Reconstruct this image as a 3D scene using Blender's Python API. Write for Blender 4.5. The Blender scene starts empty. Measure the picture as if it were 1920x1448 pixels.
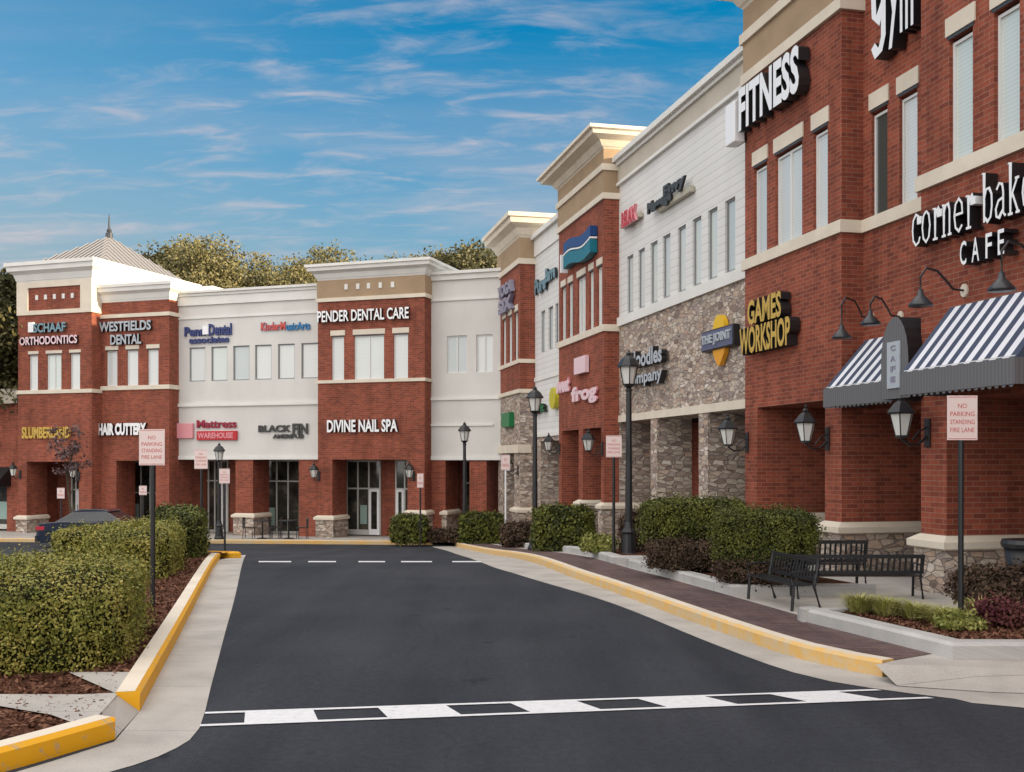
import bpy, bmesh, math, random
import numpy as np
from mathutils import Vector, Matrix
from math import radians, sin, cos, pi
random.seed(7); rng = np.random.default_rng(7)
C = bpy.context.scene.collection
SC = bpy.context.scene

# ------------------------------------------------------------------ camera
EYE = 1.9; F = 2000.0; HOR = 865.0; CX = 960.0
cd = bpy.data.cameras.new('camera'); cam = bpy.data.objects.new('camera', cd); C.objects.link(cam)
cam.location = (0, 0, EYE); cam.rotation_euler = (pi/2, 0, 0)
cd.sensor_width = 36; cd.lens = 36*F/1920; cd.shift_y = (HOR-724)/1920
cd.clip_start = .1; cd.clip_end = 3000
SC.camera = cam
# ------------------------------------------------------------------ light
SUN_EL = radians(9); sv = Vector((.945, -.327))          # horizontal direction towards the sun
w = bpy.data.worlds.new('World'); SC.world = w; w.use_nodes = True
nt = w.node_tree; nt.nodes.clear(); N = nt.nodes.new; L = nt.links.new
out = N('ShaderNodeOutputWorld'); bg = N('ShaderNodeBackground'); bg.inputs[1].default_value = .15
sky = N('ShaderNodeTexSky'); sky.sky_type = 'NISHITA'; sky.sun_disc = False
sky.sun_elevation = radians(24); sky.sun_rotation = math.atan2(sv.x, sv.y)
sky.air_density = 1.0; sky.dust_density = .6; sky.ozone_density = 3.0
tc = N('ShaderNodeTexCoord'); sep = N('ShaderNodeSeparateXYZ'); L(tc.outputs['Generated'], sep.inputs[0])
def M1(op, a, b=None, c=None):
    n = N('ShaderNodeMath'); n.operation = op
    for i, v in enumerate((a, b, c)):
        if v is None: continue
        if isinstance(v, (int, float)): n.inputs[i].default_value = v
        else: L(v, n.inputs[i])
    return n.outputs[0]
def MR(v, a, b, c=0., d=1., smooth=True):
    n = N('ShaderNodeMapRange'); n.interpolation_type = 'SMOOTHSTEP' if smooth else 'LINEAR'
    for i, x in zip((1, 2, 3, 4), (a, b, c, d)): n.inputs[i].default_value = x
    L(v, n.inputs[0]); return n.outputs[0]
zc = M1('MAXIMUM', sep.outputs[2], 0.0)
den = M1('ADD', zc, .16)
cx = M1('DIVIDE', sep.outputs[0], den); cy = M1('DIVIDE', sep.outputs[1], den)
cmb = N('ShaderNodeCombineXYZ'); L(cx, cmb.inputs[0]); L(cy, cmb.inputs[1])
def noise(scale, detail, rough, sx, sy, off=0, dist=0):
    mp = N('ShaderNodeMapping'); mp.inputs['Scale'].default_value = (sx, sy, 1); mp.inputs['Location'].default_value = (off, off*.7, off)
    mp.inputs['Rotation'].default_value = (0, 0, radians(12))
    L(cmb.outputs[0], mp.inputs[0]); n = N('ShaderNodeTexNoise'); n.inputs['Scale'].default_value = scale
    n.inputs['Detail'].default_value = detail; n.inputs['Roughness'].default_value = rough; n.inputs['Distortion'].default_value = dist
    L(mp.outputs[0], n.inputs[0]); return n.outputs[0]
n1 = noise(5.2, 9, .60, 1.0, 2.4, 3.1, .5); n2 = noise(.55, 4, .5, 1, 1.3, 8.3)
wisps = M1('MULTIPLY', M1('MULTIPLY', MR(n1, .44, .82), MR(n2, .34, .56)), MR(sep.outputs[0], .30, -.05, .25, 1.0))
low = MR(zc, .0, .34, 1.0, .12)                       # more cloud towards the horizon
veil = MR(noise(1.3, 9, .58, .55, 2.6, 2.9, .4), .40, .62)
cl_front = M1('ADD', M1('MULTIPLY', wisps, .72), M1('MULTIPLY', M1('MULTIPLY', veil, low), .80))
# unseen bright cloud added behind and above the camera to fill the shaded walls
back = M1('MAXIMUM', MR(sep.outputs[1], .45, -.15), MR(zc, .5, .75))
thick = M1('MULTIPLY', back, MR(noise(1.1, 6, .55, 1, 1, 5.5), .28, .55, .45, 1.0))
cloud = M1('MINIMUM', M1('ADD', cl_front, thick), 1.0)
tint = N('ShaderNodeMix'); tint.data_type = 'RGBA'; tint.blend_type = 'MULTIPLY'; tint.inputs[0].default_value = 1
L(sky.outputs[0], tint.inputs[6]); tint.inputs[7].default_value = (.0, .49, .60, 1)
cc = N('ShaderNodeMix'); cc.data_type = 'RGBA'      # cloud colour: thin pinkish white in front, much brighter for the added fill cloud behind
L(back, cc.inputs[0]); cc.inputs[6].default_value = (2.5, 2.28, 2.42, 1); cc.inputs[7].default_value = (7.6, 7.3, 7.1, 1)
hz = N('ShaderNodeMix'); hz.data_type = 'RGBA'; hz.inputs[7].default_value = (1.58, 1.78, 1.82, 1); L(tint.outputs[2], hz.inputs[6])   # milky air low down and to the left
L(M1('MINIMUM', M1('ADD', MR(zc, .0, .40, .98, .0), MR(sep.outputs[0], .02, -.45, 0., .20)), .95), hz.inputs[0])
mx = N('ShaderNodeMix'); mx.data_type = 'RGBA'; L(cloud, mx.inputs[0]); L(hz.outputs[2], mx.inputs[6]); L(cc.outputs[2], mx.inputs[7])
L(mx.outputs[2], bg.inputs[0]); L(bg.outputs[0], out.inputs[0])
sl = bpy.data.lights.new('sun', 'SUN'); sun = bpy.data.objects.new('sun', sl); C.objects.link(sun)
sl.energy = 5.0; sl.angle = radians(.5); sl.color = (1, .80, .52)
sd = Vector((sv.x*cos(SUN_EL), sv.y*cos(SUN_EL), sin(SUN_EL))).normalized()
sun.rotation_euler = sd.to_track_quat('Z', 'Y').to_euler()
vs = SC.view_settings; vs.view_transform = 'Standard'; vs.look = 'None'; vs.gamma = 1; vs.exposure = 0.75
SC.cycles.max_bounces = 6

# ------------------------------------------------------------------ materials
MAT = {}
def mat(name, col, rough=.8, spec=.3, build=None, metal=0., emit=None):
    m = bpy.data.materials.new(name); m.use_nodes = True; t = m.node_tree; b = t.nodes['Principled BSDF']
    b.inputs['Base Color'].default_value = (*col, 1); b.inputs['Roughness'].default_value = rough
    b.inputs['Specular IOR Level'].default_value = spec; b.inputs['Metallic'].default_value = metal
    if build: build(t, b)
    MAT[name] = m; return m
def nd(t, kind, **kw):
    n = t.nodes.new(kind)
    for k, v in kw.items(): n.inputs[k.replace('_', ' ')].default_value = v
    return n
def ramp(t, fac, stops):
    r = t.nodes.new('ShaderNodeValToRGB'); e = r.color_ramp.elements
    while len(e) < len(stops): e.new(.5)
    for x, (p, c) in zip(e, stops): x.position = p; x.color = (*c, 1)
    t.links.new(fac, r.inputs[0]); return r.outputs[0]
def mixc(t, fac, a, b, blend='MIX'):
    n = t.nodes.new('ShaderNodeMix'); n.data_type = 'RGBA'; n.blend_type = blend
    for i, v in ((0, fac), (6, a), (7, b)):
        if hasattr(v, 'links'): t.links.new(v, n.inputs[i])
        elif i: n.inputs[i].default_value = (*v, 1)
        else: n.inputs[i].default_value = v
    return n.outputs[2]
def bump(t, b, h, strength, dist=.02):
    n = t.nodes.new('ShaderNodeBump'); n.inputs['Strength'].default_value = strength; n.inputs['Distance'].default_value = dist
    t.links.new(h, n.inputs['Height']); t.links.new(n.outputs[0], b.inputs['Normal'])
def uvn(t, scale=1, sx=1, sy=1):
    u = t.nodes.new('ShaderNodeTexCoord'); mp = t.nodes.new('ShaderNodeMapping'); mp.inputs['Scale'].default_value = (sx*scale, sy*scale, 1)
    t.links.new(u.outputs['UV'], mp.inputs[0]); return mp.outputs[0]
def tnoise(t, vec, scale, detail=4, rough=.55):
    n = nd(t, 'ShaderNodeTexNoise', Scale=scale, Detail=detail, Roughness=rough)
    if vec is not None: t.links.new(vec, n.inputs[0])
    return n.outputs[0]
def b_brick(c1, c2, mort):
    def f(t, b):
        v = uvn(t); br = t.nodes.new('ShaderNodeTexBrick'); t.links.new(v, br.inputs[0])
        br.inputs['Scale'].default_value = 1; br.inputs['Mortar Size'].default_value = .006; br.inputs['Mortar Smooth'].default_value = .3
        br.inputs['Brick Width'].default_value = .21; br.inputs['Row Height'].default_value = .074; br.inputs['Bias'].default_value = 0
        br.inputs['Color1'].default_value = (*c1, 1); br.inputs['Color2'].default_value = (*c2, 1); br.inputs['Mortar'].default_value = (*mort, 1)
        n = tnoise(t, v, .55, 7, .65); g = ramp(t, n, [(.3, (.76, .77, .78)), (.7, (1.14, 1.11, 1.08))])
        v2 = uvn(t, 1, 3, .35); st = ramp(t, tnoise(t, v2, .8, 6, .65), [(.35, (.74, .72, .70)), (.55, (1, 1, 1))])
        c = mixc(t, 1., mixc(t, 1., br.outputs[0], g, 'MULTIPLY'), st, 'MULTIPLY'); t.links.new(c, b.inputs['Base Color'])
        bump(t, b, br.outputs['Fac'], -.5, .006)
    return f
mat('brick', (.3, .07, .04), .85, .2, b_brick((.35, .092, .053), (.205, .054, .036), (.31, .175, .125)))
def b_stone(t, b):
    v = uvn(t, 1, 1.0, 2.3); vo = nd(t, 'ShaderNodeTexVoronoi', Scale=4.3); t.links.new(v, vo.inputs[0]); vo.inputs['Randomness'].default_value = .85
    ve = nd(t, 'ShaderNodeTexVoronoi', Scale=4.3); ve.feature = 'DISTANCE_TO_EDGE'; t.links.new(v, ve.inputs[0]); ve.inputs['Randomness'].default_value = .85
    s = t.nodes.new('ShaderNodeSeparateColor'); t.links.new(vo.outputs['Color'], s.inputs[0])
    c = ramp(t, s.outputs[0], [(0, (.23, .17, .145)), (.25, (.48, .395, .32)), (.45, (.58, .51, .43)), (.65, (.33, .27, .245)), (.8, (.50, .37, .28)), (1, (.70, .63, .56))])
    c = mixc(t, 1., c, ramp(t, tnoise(t, v, 9, 6), [(.3, (.72, .7, .7)), (.7, (1.2, 1.18, 1.15))]), 'MULTIPLY')
    e = ramp(t, ve.outputs['Distance'], [(.02, (0, 0, 0)), (.055, (1, 1, 1))])
    c = mixc(t, e, (.25, .215, .19), c); t.links.new(c, b.inputs['Base Color']); bump(t, b, e, .8, .03)
mat('stone', (.35, .3, .25), .9, .2, b_stone)
def b_mottle(c, amt, scale, bs=.2, sx=1, sy=1, bscale=None):
    def f(t, b):
        v = uvn(t, 1, sx, sy); n = tnoise(t, v, scale, 7)
        lo = tuple(x*(1-amt) for x in c); hi = tuple(min(1, x*(1+amt)) for x in c)
        t.links.new(ramp(t, n, [(.32, lo), (.68, hi)]), b.inputs['Base Color'])
        if bs: bump(t, b, tnoise(t, v, bscale or scale*12, 4), bs, .01)
    return f
mat('stucco_tan', (.36, .25, .16), .9, .2, b_mottle((.37, .265, .17), .10, 1.4))
mat('frieze_beige', (.5, .45, .38), .85, .2, b_mottle((.52, .47, .39), .06, 1.2, .1))
mat('trim_cream', (.66, .58, .46), .8, .25, b_mottle((.70, .625, .51), .08, 1.6, .12))
mat('trim_white', (.76, .74, .70), .75, .25, b_mottle((.74, .73, .69), .05, 1.1, .08))
def b_siding(t, b):
    v = uvn(t); s = t.nodes.new('ShaderNodeSeparateXYZ'); t.links.new(v, s.inputs[0])
    m = t.nodes.new('ShaderNodeMath'); m.operation = 'FRACT'; d = t.nodes.new('ShaderNodeMath'); d.operation = 'DIVIDE'; d.inputs[1].default_value = .19
    t.links.new(s.outputs[1], d.inputs[0]); t.links.new(d.outputs[0], m.inputs[0])
    c = ramp(t, m.outputs[0], [(0, (.36, .36, .36)), (.09, (.73, .72, .70)), (1, (.75, .745, .72))])
    c = mixc(t, 1., c, ramp(t, tnoise(t, v, .8, 6), [(.3, (.93, .93, .92)), (.7, (1.03, 1.03, 1.03))]), 'MULTIPLY')
    t.links.new(c, b.inputs['Base Color']); bump(t, b, m.outputs[0], -.6, .02)
mat('siding_white', (.74, .74, .72), .7, .3, b_siding)
mat('stucco_white', (.66, .65, .62), .85, .2, b_mottle((.665, .65, .615), .07, .7, .12, 1, .5))
def b_asphalt(t, b):
    v = uvn(t); n = tnoise(t, v, .35, 8, .6); f = tnoise(t, v, 90, 6, .8)
    c = ramp(t, n, [(.3, (.030, .034, .043)), (.72, (.048, .051, .060))])
    c = mixc(t, 1., c, ramp(t, f, [(.3, (.45, .45, .45)), (.7, (1.65, 1.65, 1.62))]), 'MULTIPLY')
    w2 = tnoise(t, uvn(t, 1, 1.6, .18), .9, 5, .55); c = mixc(t, 1., c, ramp(t, w2, [(.35, (.84, .84, .85)), (.65, (1.14, 1.13, 1.12))]), 'MULTIPLY')
    g2 = tnoise(t, v, 17, 6, .7); c = mixc(t, 1., c, ramp(t, g2, [(.3, (.80, .80, .80)), (.7, (1.22, 1.22, 1.21))]), 'MULTIPLY')
    wv = nd(t, 'ShaderNodeTexNoise', Scale=1.2, Detail=4.); t.links.new(v, wv.inputs[0]); vm = t.nodes.new('ShaderNodeVectorMath'); vm.operation = 'MULTIPLY_ADD'; vm.inputs[1].default_value = (.5, .5, 0)
    t.links.new(wv.outputs['Color'], vm.inputs[0]); t.links.new(v, vm.inputs[2]); ck = nd(t, 'ShaderNodeTexVoronoi', Scale=.28); ck.feature = 'DISTANCE_TO_EDGE'; t.links.new(vm.outputs[0], ck.inputs[0])
    c = mixc(t, 1., c, ramp(t, ck.outputs['Distance'], [(.0012, (.86, .86, .86)), (.0035, (1, 1, 1))]), 'MULTIPLY')
    sp_ = tnoise(t, v, 2.1, 3, .5); c = mixc(t, 1., c, ramp(t, sp_, [(.26, (.62, .62, .63)), (.31, (1, 1, 1))]), 'MULTIPLY')
    t.links.new(c, b.inputs['Base Color']); bump(t, b, f, .5, .008)
mat('asphalt', (.05, .05, .055), .9, .12, b_asphalt)
def b_conc(c, joint=1.5):
    def f(t, b):
        v = uvn(t); n = tnoise(t, v, 1.3, 8, .6); g = tnoise(t, v, 60, 4)
        col = ramp(t, n, [(.3, tuple(x*.74 for x in c)), (.55, tuple(x*.98 for x in c)), (.75, tuple(x*1.10 for x in c))])
        col = mixc(t, 1., col, ramp(t, g, [(.3, (.88, .88, .88)), (.7, (1.08, 1.08, 1.08))]), 'MULTIPLY')
        s = t.nodes.new('ShaderNodeSeparateXYZ'); t.links.new(v, s.inputs[0])
        d = t.nodes.new('ShaderNodeMath'); d.operation = 'DIVIDE'; d.inputs[1].default_value = joint; t.links.new(s.outputs[1], d.inputs[0])
        m = t.nodes.new('ShaderNodeMath'); m.operation = 'FRACT'; t.links.new(d.outputs[0], m.inputs[0])
        j = ramp(t, m.outputs[0], [(0, (.55, .55, .55)), (.012, (1, 1, 1))]); col = mixc(t, 1., col, j, 'MULTIPLY')
        t.links.new(col, b.inputs['Base Color']); bump(t, b, g, .2, .004)
    return f
mat('concrete', (.42, .39, .36), .85, .25, b_conc((.47, .44, .40)))
mat('kerb_concrete', (.45, .43, .41), .85, .25, b_conc((.50, .49, .47), 3.0))
def b_yellow(t, b):
    v = uvn(t); n = tnoise(t, v, 9, 9, .75); k = ramp(t, n, [(.55, (0, 0, 0)), (.61, (1, 1, 1))])
    c = mixc(t, k, (.80, .40, .012), (.52, .36, .17)); t.links.new(c, b.inputs['Base Color'])
mat('yellow_paint', (.7, .38, .03), .6, .3, b_yellow)
def b_pale(t, b):
    v = uvn(t); n = tnoise(t, v, 5, 9, .75); k = ramp(t, n, [(.42, (0, 0, 0)), (.60, (1, 1, 1))])
    c = mixc(t, k, (.68, .41, .12), (.56, .45, .29)); t.links.new(c, b.inputs['Base Color'])
mat('worn_yellow', (.6, .45, .2), .7, .3, b_pale)
def b_white(t, b):
    v = uvn(t); n = tnoise(t, v, 16, 9, .8); t.links.new(ramp(t, n, [(.33, (.22, .22, .23)), (.41, (.66, .66, .67)), (.6, (.76, .76, .77))]), b.inputs['Base Color'])
mat('road_paint', (.75, .75, .76), .6, .3, b_white)
def b_mulch(t, b):
    v = uvn(t); n = tnoise(t, v, 38, 6, .75); m = tnoise(t, v, 2, 4)
    c = ramp(t, n, [(.3, (.022, .010, .007)), (.5, (.10, .042, .026)), (.7, (.23, .11, .07))])
    c = mixc(t, 1., c, ramp(t, m, [(.3, (.75, .75, .75)), (.7, (1.2, 1.15, 1.1))]), 'MULTIPLY')
    t.links.new(c, b.inputs['Base Color']); bump(t, b, n, 1., .03)
mat('mulch', (.1, .04, .03), .95, .1, b_mulch)
mat('paver', (.14, .09, .085), .85, .2, b_brick((.17, .108, .10), (.10, .07, .072), (.15, .12, .11)))
mat('black_metal', (.016, .017, .019), .38, .5)
mat('dark_metal', (.03, .034, .04), .3, .5)
mat('black_plastic', (.012, .012, .014), .45, .5)
mat('sign_white', (.82, .82, .82), .5, .4)
mat('letter_white', (.86, .87, .88), .4, .4)
mat('alu_frame', (.55, .54, .50), .4, .5)
mat('window_frame', (.72, .72, .70), .5, .4)
mat('reveal_shade_frame', (.22, .23, .24), .4, .5)  # frame greyed to paint in the shaded strip of the window reveals
mat('dark_frame', (.05, .05, .05), .4, .5)
def b_pane(t, b):
    v = uvn(t); s = t.nodes.new('ShaderNodeSeparateXYZ'); t.links.new(v, s.inputs[0])
    d = t.nodes.new('ShaderNodeMath'); d.operation = 'MULTIPLY'; d.inputs[1].default_value = 18; t.links.new(s.outputs[1], d.inputs[0])
    m = t.nodes.new('ShaderNodeMath'); m.operation = 'FRACT'; t.links.new(d.outputs[0], m.inputs[0])
    oi = t.nodes.new('ShaderNodeObjectInfo')
    c = ramp(t, m.outputs[0], [(0, (.54, .56, .55)), (.25, (.68, .70, .68)), (1, (.71, .73, .71))])
    c = mixc(t, 1., c, ramp(t, oi.outputs['Random'], [(0, (.72, .78, .80)), (.5, (1, 1, 1)), (1, (.9, .97, .93))]), 'MULTIPLY')
    t.links.new(c, b.inputs['Base Color']); b.inputs['Coat Weight'].default_value = 1; b.inputs['Coat Roughness'].default_value = .03
mat('pane_blinds', (.65, .68, .66), .35, .5, b_pane)
mat('pane_dark', (.055, .07, .065), .04, .8)
def b_store(t, b):
    v = uvn(t); n = tnoise(t, v, 1.1, 5, .6); oi = t.nodes.new('ShaderNodeObjectInfo')
    c = ramp(t, n, [(.35, (.012, .013, .012)), (.55, (.05, .05, .04)), (.68, (.16, .14, .10))])
    t.links.new(c, b.inputs['Base Color'])
mat('store_glass', (.03, .035, .03), .05, .7, b_store)
mat('store_poster', (.30, .42, .38), .15, .6)
mat('metal_roof', (.27, .26, .26), .5, .4, None, .3)
def b_navy(t, b): pass
mat('canvas_navy', (.065, .08, .125), .85, .2)
mat('canvas_white', (.74, .75, .80), .85, .2)
def b_val(t, b):
    v = uvn(t); s = t.nodes.new('ShaderNodeSeparateXYZ'); t.links.new(v, s.inputs[0])
    d = t.nodes.new('ShaderNodeMath'); d.operation = 'MULTIPLY'; d.inputs[1].default_value = 16; t.links.new(s.outputs[0], d.inputs[0])
    m = t.nodes.new('ShaderNodeMath'); m.operation = 'FRACT'; t.links.new(d.outputs[0], m.inputs[0])
    t.links.new(ramp(t, m.outputs[0], [(0, (.13, .13, .138)), (.5, (.13, .13, .138)), (.6, (.155, .155, .16))]), b.inputs['Base Color'])
mat('canvas_grey', (.22, .22, .23), .85, .2, b_val)
mat('lamp_glass', (.70, .70, .66), .25, .5)
for n_, c_ in dict(gold=(.55, .36, .07), red=(.50, .02, .03), deep_red=(.30, .012, .04), pink=(.72, .30, .33), blue=(.006, .055, .20),
                   teal=(.0, .16, .23), navy=(.03, .045, .17), light_pink=(.78, .58, .62), yellow=(.78, .48, .02), orange=(.75, .33, .02),
                   green=(.005, .16, .05), silver=(.42, .46, .50), steel_teal=(.16, .28, .33), olive_yellow=(.52, .47, .03), violet_grey=(.25, .24, .32),
                   grey_dark=(.05, .05, .048), sign_pink=(.80, .66, .63), text_red=(.55, .10, .09), coral=(.62, .09, .06), skyblue=(.02, .18, .40),
                   beige=(.45, .42, .33), banner_blue=(.10, .11, .19)).items():
    mat(n_, c_, .45, .4)
mat('car_paint', (.005, .013, .035), .22, .6); MAT['car_paint'].node_tree.nodes['Principled BSDF'].inputs['Coat Weight'].default_value = 1
mat('tail_red', (.45, .03, .05), .2, .6); mat('rubber', (.02, .02, .02), .8, .2); mat('rim', (.45, .45, .47), .3, .5, None, .7)
mat('car_glass', (.015, .02, .025), .03, .8)
def b_leaf(stops, clump=1.2):
    def f(t, b):
        g = t.nodes.new('ShaderNodeNewGeometry'); tcn = t.nodes.new('ShaderNodeTexCoord')
        n = tnoise(t, tcn.outputs['Object'], clump, 4)
        a = t.nodes.new('ShaderNodeMath'); a.operation = 'MULTIPLY_ADD'; a.inputs[1].default_value = .30
        t.links.new(g.outputs['Random Per Island'], a.inputs[0])
        m = t.nodes.new('ShaderNodeMath'); m.operation = 'MULTIPLY'; m.inputs[1].default_value = .92; t.links.new(n, m.inputs[0]); t.links.new(m.outputs[0], a.inputs[2])
        t.links.new(ramp(t, a.outputs[0], stops), b.inputs['Base Color'])
        b.inputs['Transmission Weight'].default_value = 0
    return f
mat('leaf_hedge', (.08, .1, .02), .55, .35, b_leaf([(.2, (.045, .050, .010)), (.42, (.12, .135, .020)), (.62, (.235, .225, .035)), (.85, (.40, .32, .085))], 2.5))
mat('leaf_dark', (.03, .06, .015), .6, .25, b_leaf([(.2, (.014, .018, .006)), (.5, (.042, .052, .012)), (.75, (.14, .15, .026))], 2.5))
mat('leaf_olive', (.1, .09, .02), .7, .2, b_leaf([(.2, (.05, .047, .022)), (.5, (.135, .125, .050)), (.8, (.22, .195, .095))], .35))
mat('leaf_deep', (.03, .035, .012), .7, .2, b_leaf([(.2, (.020, .022, .010)), (.5, (.055, .056, .020)), (.8, (.10, .09, .034))], .35))
mat('leaf_brown', (.10, .05, .04), .8, .2, b_leaf([(.2, (.018, .011, .008)), (.5, (.050, .030, .021)), (.8, (.12, .08, .052))], 3))
mat('leaf_red', (.10, .02, .03), .7, .2, b_leaf([(.2, (.035, .010, .015)), (.5, (.09, .022, .03)), (.8, (.17, .07, .055))], 3))
mat('leaf_lime', (.2, .25, .03), .6, .3, b_leaf([(.2, (.05, .065, .012)), (.5, (.15, .17, .03)), (.8, (.34, .33, .10))], 3))
mat('grass_blade', (.25, .26, .05), .6, .3, b_leaf([(.2, (.10, .11, .02)), (.5, (.27, .27, .06)), (.8, (.52, .48, .20))], 3))
mat('leaf_plum', (.10, .05, .07), .7, .2, b_leaf([(.2, (.05, .028, .03)), (.5, (.11, .065, .068)), (.8, (.19, .13, .12))], 3))
mat('bark', (.10, .075, .055), .9, .1, b_mottle((.10, .078, .058), .35, 6, .6))
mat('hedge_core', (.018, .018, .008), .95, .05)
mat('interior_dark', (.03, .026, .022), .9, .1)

# ------------------------------------------------------------------ helpers
class Frame:
    """plan frame: x along a facade (left to right as seen from the street), y into the building"""
    def __init__(s, ang): s.a = ang; s.xv = Vector((cos(ang), sin(ang))); s.yv = Vector((-sin(ang), cos(ang)))
    def hit(s, px, row, t):
        q = (px-CX)/F; Y = t/(q*s.yv.x+s.yv.y); X = q*Y
        return X*s.xv.x+Y*s.xv.y, EYE+(HOR-row)*Y/F
    def S(s, px, t): return s.hit(px, HOR, t)[0]
    def Z(s, px, row, t): return s.hit(px, row, t)[1]
    def world(s, x, y): v = s.xv*x+s.yv*y; return v.x, v.y
W = Frame(0.0)
R = Frame(math.atan2(-.9746, .2241))           # right-hand row of shops
FF = Frame(math.atan2(-.318, .948))            # shops across the end of the street
_e = np.array([[-40, 1.9], [9, 1.9], [15, 1.95], [21, 2.06], [25, 2.28], [30, 2.62], [38, 3.08], [45, 3.28], [60, 3.42], [120, 3.5], [900, 3.5]])
_ys = np.arange(-40, 900, .25); _ev = np.interp(_ys, _e[:, 0], _e[:, 1]); _ev = np.convolve(np.pad(_ev, 8, 'edge'), np.ones(17)/17, 'valid')
def eg(y): return float(np.interp(y, _ys, _ev))
def zg(y): return EYE-eg(y)
def G(px, row, off=0.0):
    lo, hi = 3.0, 60.0                           # plan position of a ground point at height off above the road
    for _ in range(50):
        m = (lo+hi)/2
        if HOR+F*(eg(m)-off)/m > row: lo = m
        else: hi = m
    return ((px-CX)/F*lo, lo)
ORIG = {}
def tag(o, label=None, cat=None, group=None, kind=None):
    if label: o['label'] = label
    if cat: o['category'] = cat
    if group: o['group'] = group
    if kind: o['kind'] = kind
    return o
def thing(name, fr, x, y, z, label, cat, group=None):
    o = bpy.data.objects.new(name, None); C.objects.link(o); wx, wy = fr.world(x, y)
    o.location = (wx, wy, z); o.rotation_euler = (0, 0, fr.a); o.empty_display_size = .2
    ORIG[o.name] = (x, y, z); return tag(o, label, cat, group)
class MB:
    def __init__(s): s.v = []; s.f = []; s.m = []; s.mi = 0
    def face(s, pts):
        n = len(s.v); s.v += [tuple(p) for p in pts]; s.f.append(tuple(range(n, n+len(pts)))); s.m.append(s.mi)
    def box(s, x0, x1, y0, y1, z0, z1):
        n = len(s.v); s.v += [(x, y, z) for x in (x0, x1) for y in (y0, y1) for z in (z0, z1)]
        for q in ((0, 1, 3, 2), (4, 6, 7, 5), (0, 4, 5, 1), (2, 3, 7, 6), (0, 2, 6, 4), (1, 5, 7, 3)):
            s.f.append(tuple(n+i for i in q)); s.m.append(s.mi)
        return s
    def hexa(s, bot, top):
        n = len(s.v); k = len(bot); s.v += [tuple(p) for p in bot]+[tuple(p) for p in top]
        s.f.append(tuple(n+i for i in reversed(range(k)))); s.f.append(tuple(n+k+i for i in range(k))); s.m += [s.mi]*2
        for i in range(k): j = (i+1) % k; s.f.append((n+i, n+j, n+k+j, n+k+i)); s.m.append(s.mi)
        return s
    def rings(s, rs, cap=True):
        n = len(s.v); k = len(rs[0])
        for r in rs: s.v += [tuple(p) for p in r]
        for a in range(len(rs)-1):
            for i in range(k): j = (i+1) % k; s.f.append((n+a*k+i, n+a*k+j, n+(a+1)*k+j, n+(a+1)*k+i)); s.m.append(s.mi)
        if cap:
            s.f.append(tuple(n+i for i in reversed(range(k)))); s.f.append(tuple(n+(len(rs)-1)*k+i for i in range(k))); s.m += [s.mi]*2
        return s
    def lathe(s, cx, cy, prof, k=12, rot=0.):
        return s.rings([[(cx+r*cos(rot+2*pi*i/k), cy+r*sin(rot+2*pi*i/k), z) for i in range(k)] for r, z in prof])
    def tube(s, pts, rad, k=8):
        pts = [Vector(p) for p in pts]; rs = []
        for i, p in enumerate(pts):
            d = (pts[min(i+1, len(pts)-1)]-pts[max(i-1, 0)]).normalized()
            a = d.cross(Vector((0, 0, 1))); a = a.normalized() if a.length > .05 else Vector((1, 0, 0)); b = a.cross(d)
            r = rad[i] if isinstance(rad, (list, tuple)) else rad
            rs.append([tuple(p+(a*cos(2*pi*j/k)+b*sin(2*pi*j/k))*r) for j in range(k)])
        return s.rings(rs)
    def clusters(s):
        par = list(range(len(s.v)))
        def fd(i):
            while par[i] != i: par[i] = par[par[i]]; i = par[i]
            return i
        for f in s.f:
            for i in f[1:]: par[fd(i)] = fd(f[0])
        bb = {}
        for i, v in enumerate(s.v):
            b = bb.setdefault(fd(i), [list(v), list(v)])
            for k in range(3): b[0][k] = min(b[0][k], v[k]); b[1][k] = max(b[1][k], v[k])
        ks = list(bb); g = {k: i for i, k in enumerate(ks)}; ch = True
        while ch:
            ch = False
            for i, a in enumerate(ks):
                for b in ks[i+1:]:
                    if g[a] != g[b] and all(bb[a][0][k]-.03 < bb[b][1][k] and bb[b][0][k]-.03 < bb[a][1][k] for k in range(3)):
                        o, n = g[b], g[a]; ch = True
                        for k in ks:
                            if g[k] == o: g[k] = n
        out = {}
        for f, m in zip(s.f, s.m): out.setdefault(g[fd(f[0])], []).append((f, m))
        return list(out.values())
    def build(s, name, mats, parent=None, smooth=False, fr=None, bevel=0):
        if parent is not None and name in ('parapet', 'moulding', 'sill_band', 'pier', 'cornice', 'arcade_wall', 'frieze', 'soffit', 'rear_wall'):
            cl = s.clusters()
            if len(cl) > 1:
                for c in cl:
                    m = MB(); mp = {}
                    for f, mi in c:
                        for i in f:
                            if i not in mp: mp[i] = len(m.v); m.v.append(s.v[i])
                        m.f.append(tuple(mp[i] for i in f)); m.m.append(mi)
                    o = m.build_one(name, mats, parent, smooth, fr, bevel)
                return o
        return s.build_one(name, mats, parent, smooth, fr, bevel)
    def build_one(s, name, mats, parent=None, smooth=False, fr=None, bevel=0):
        me = bpy.data.meshes.new(name); o0 = ORIG.get(parent.name, (0, 0, 0)) if parent else (0, 0, 0)
        if parent is not None and parent.name in SUB: o0 = SUB[parent.name]
        me.from_pydata([(a-o0[0], b-o0[1], c-o0[2]) for a, b, c in s.v], [], s.f)
        for m in (mats if isinstance(mats, (list, tuple)) else [mats]): me.materials.append(MAT[m])
        me.polygons.foreach_set('material_index', s.m); me.update()
        if smooth: me.polygons.foreach_set('use_smooth', [True]*len(s.f))
        uv = me.uv_layers.new(name='UVMap'); P = s.v; dat = []
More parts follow.
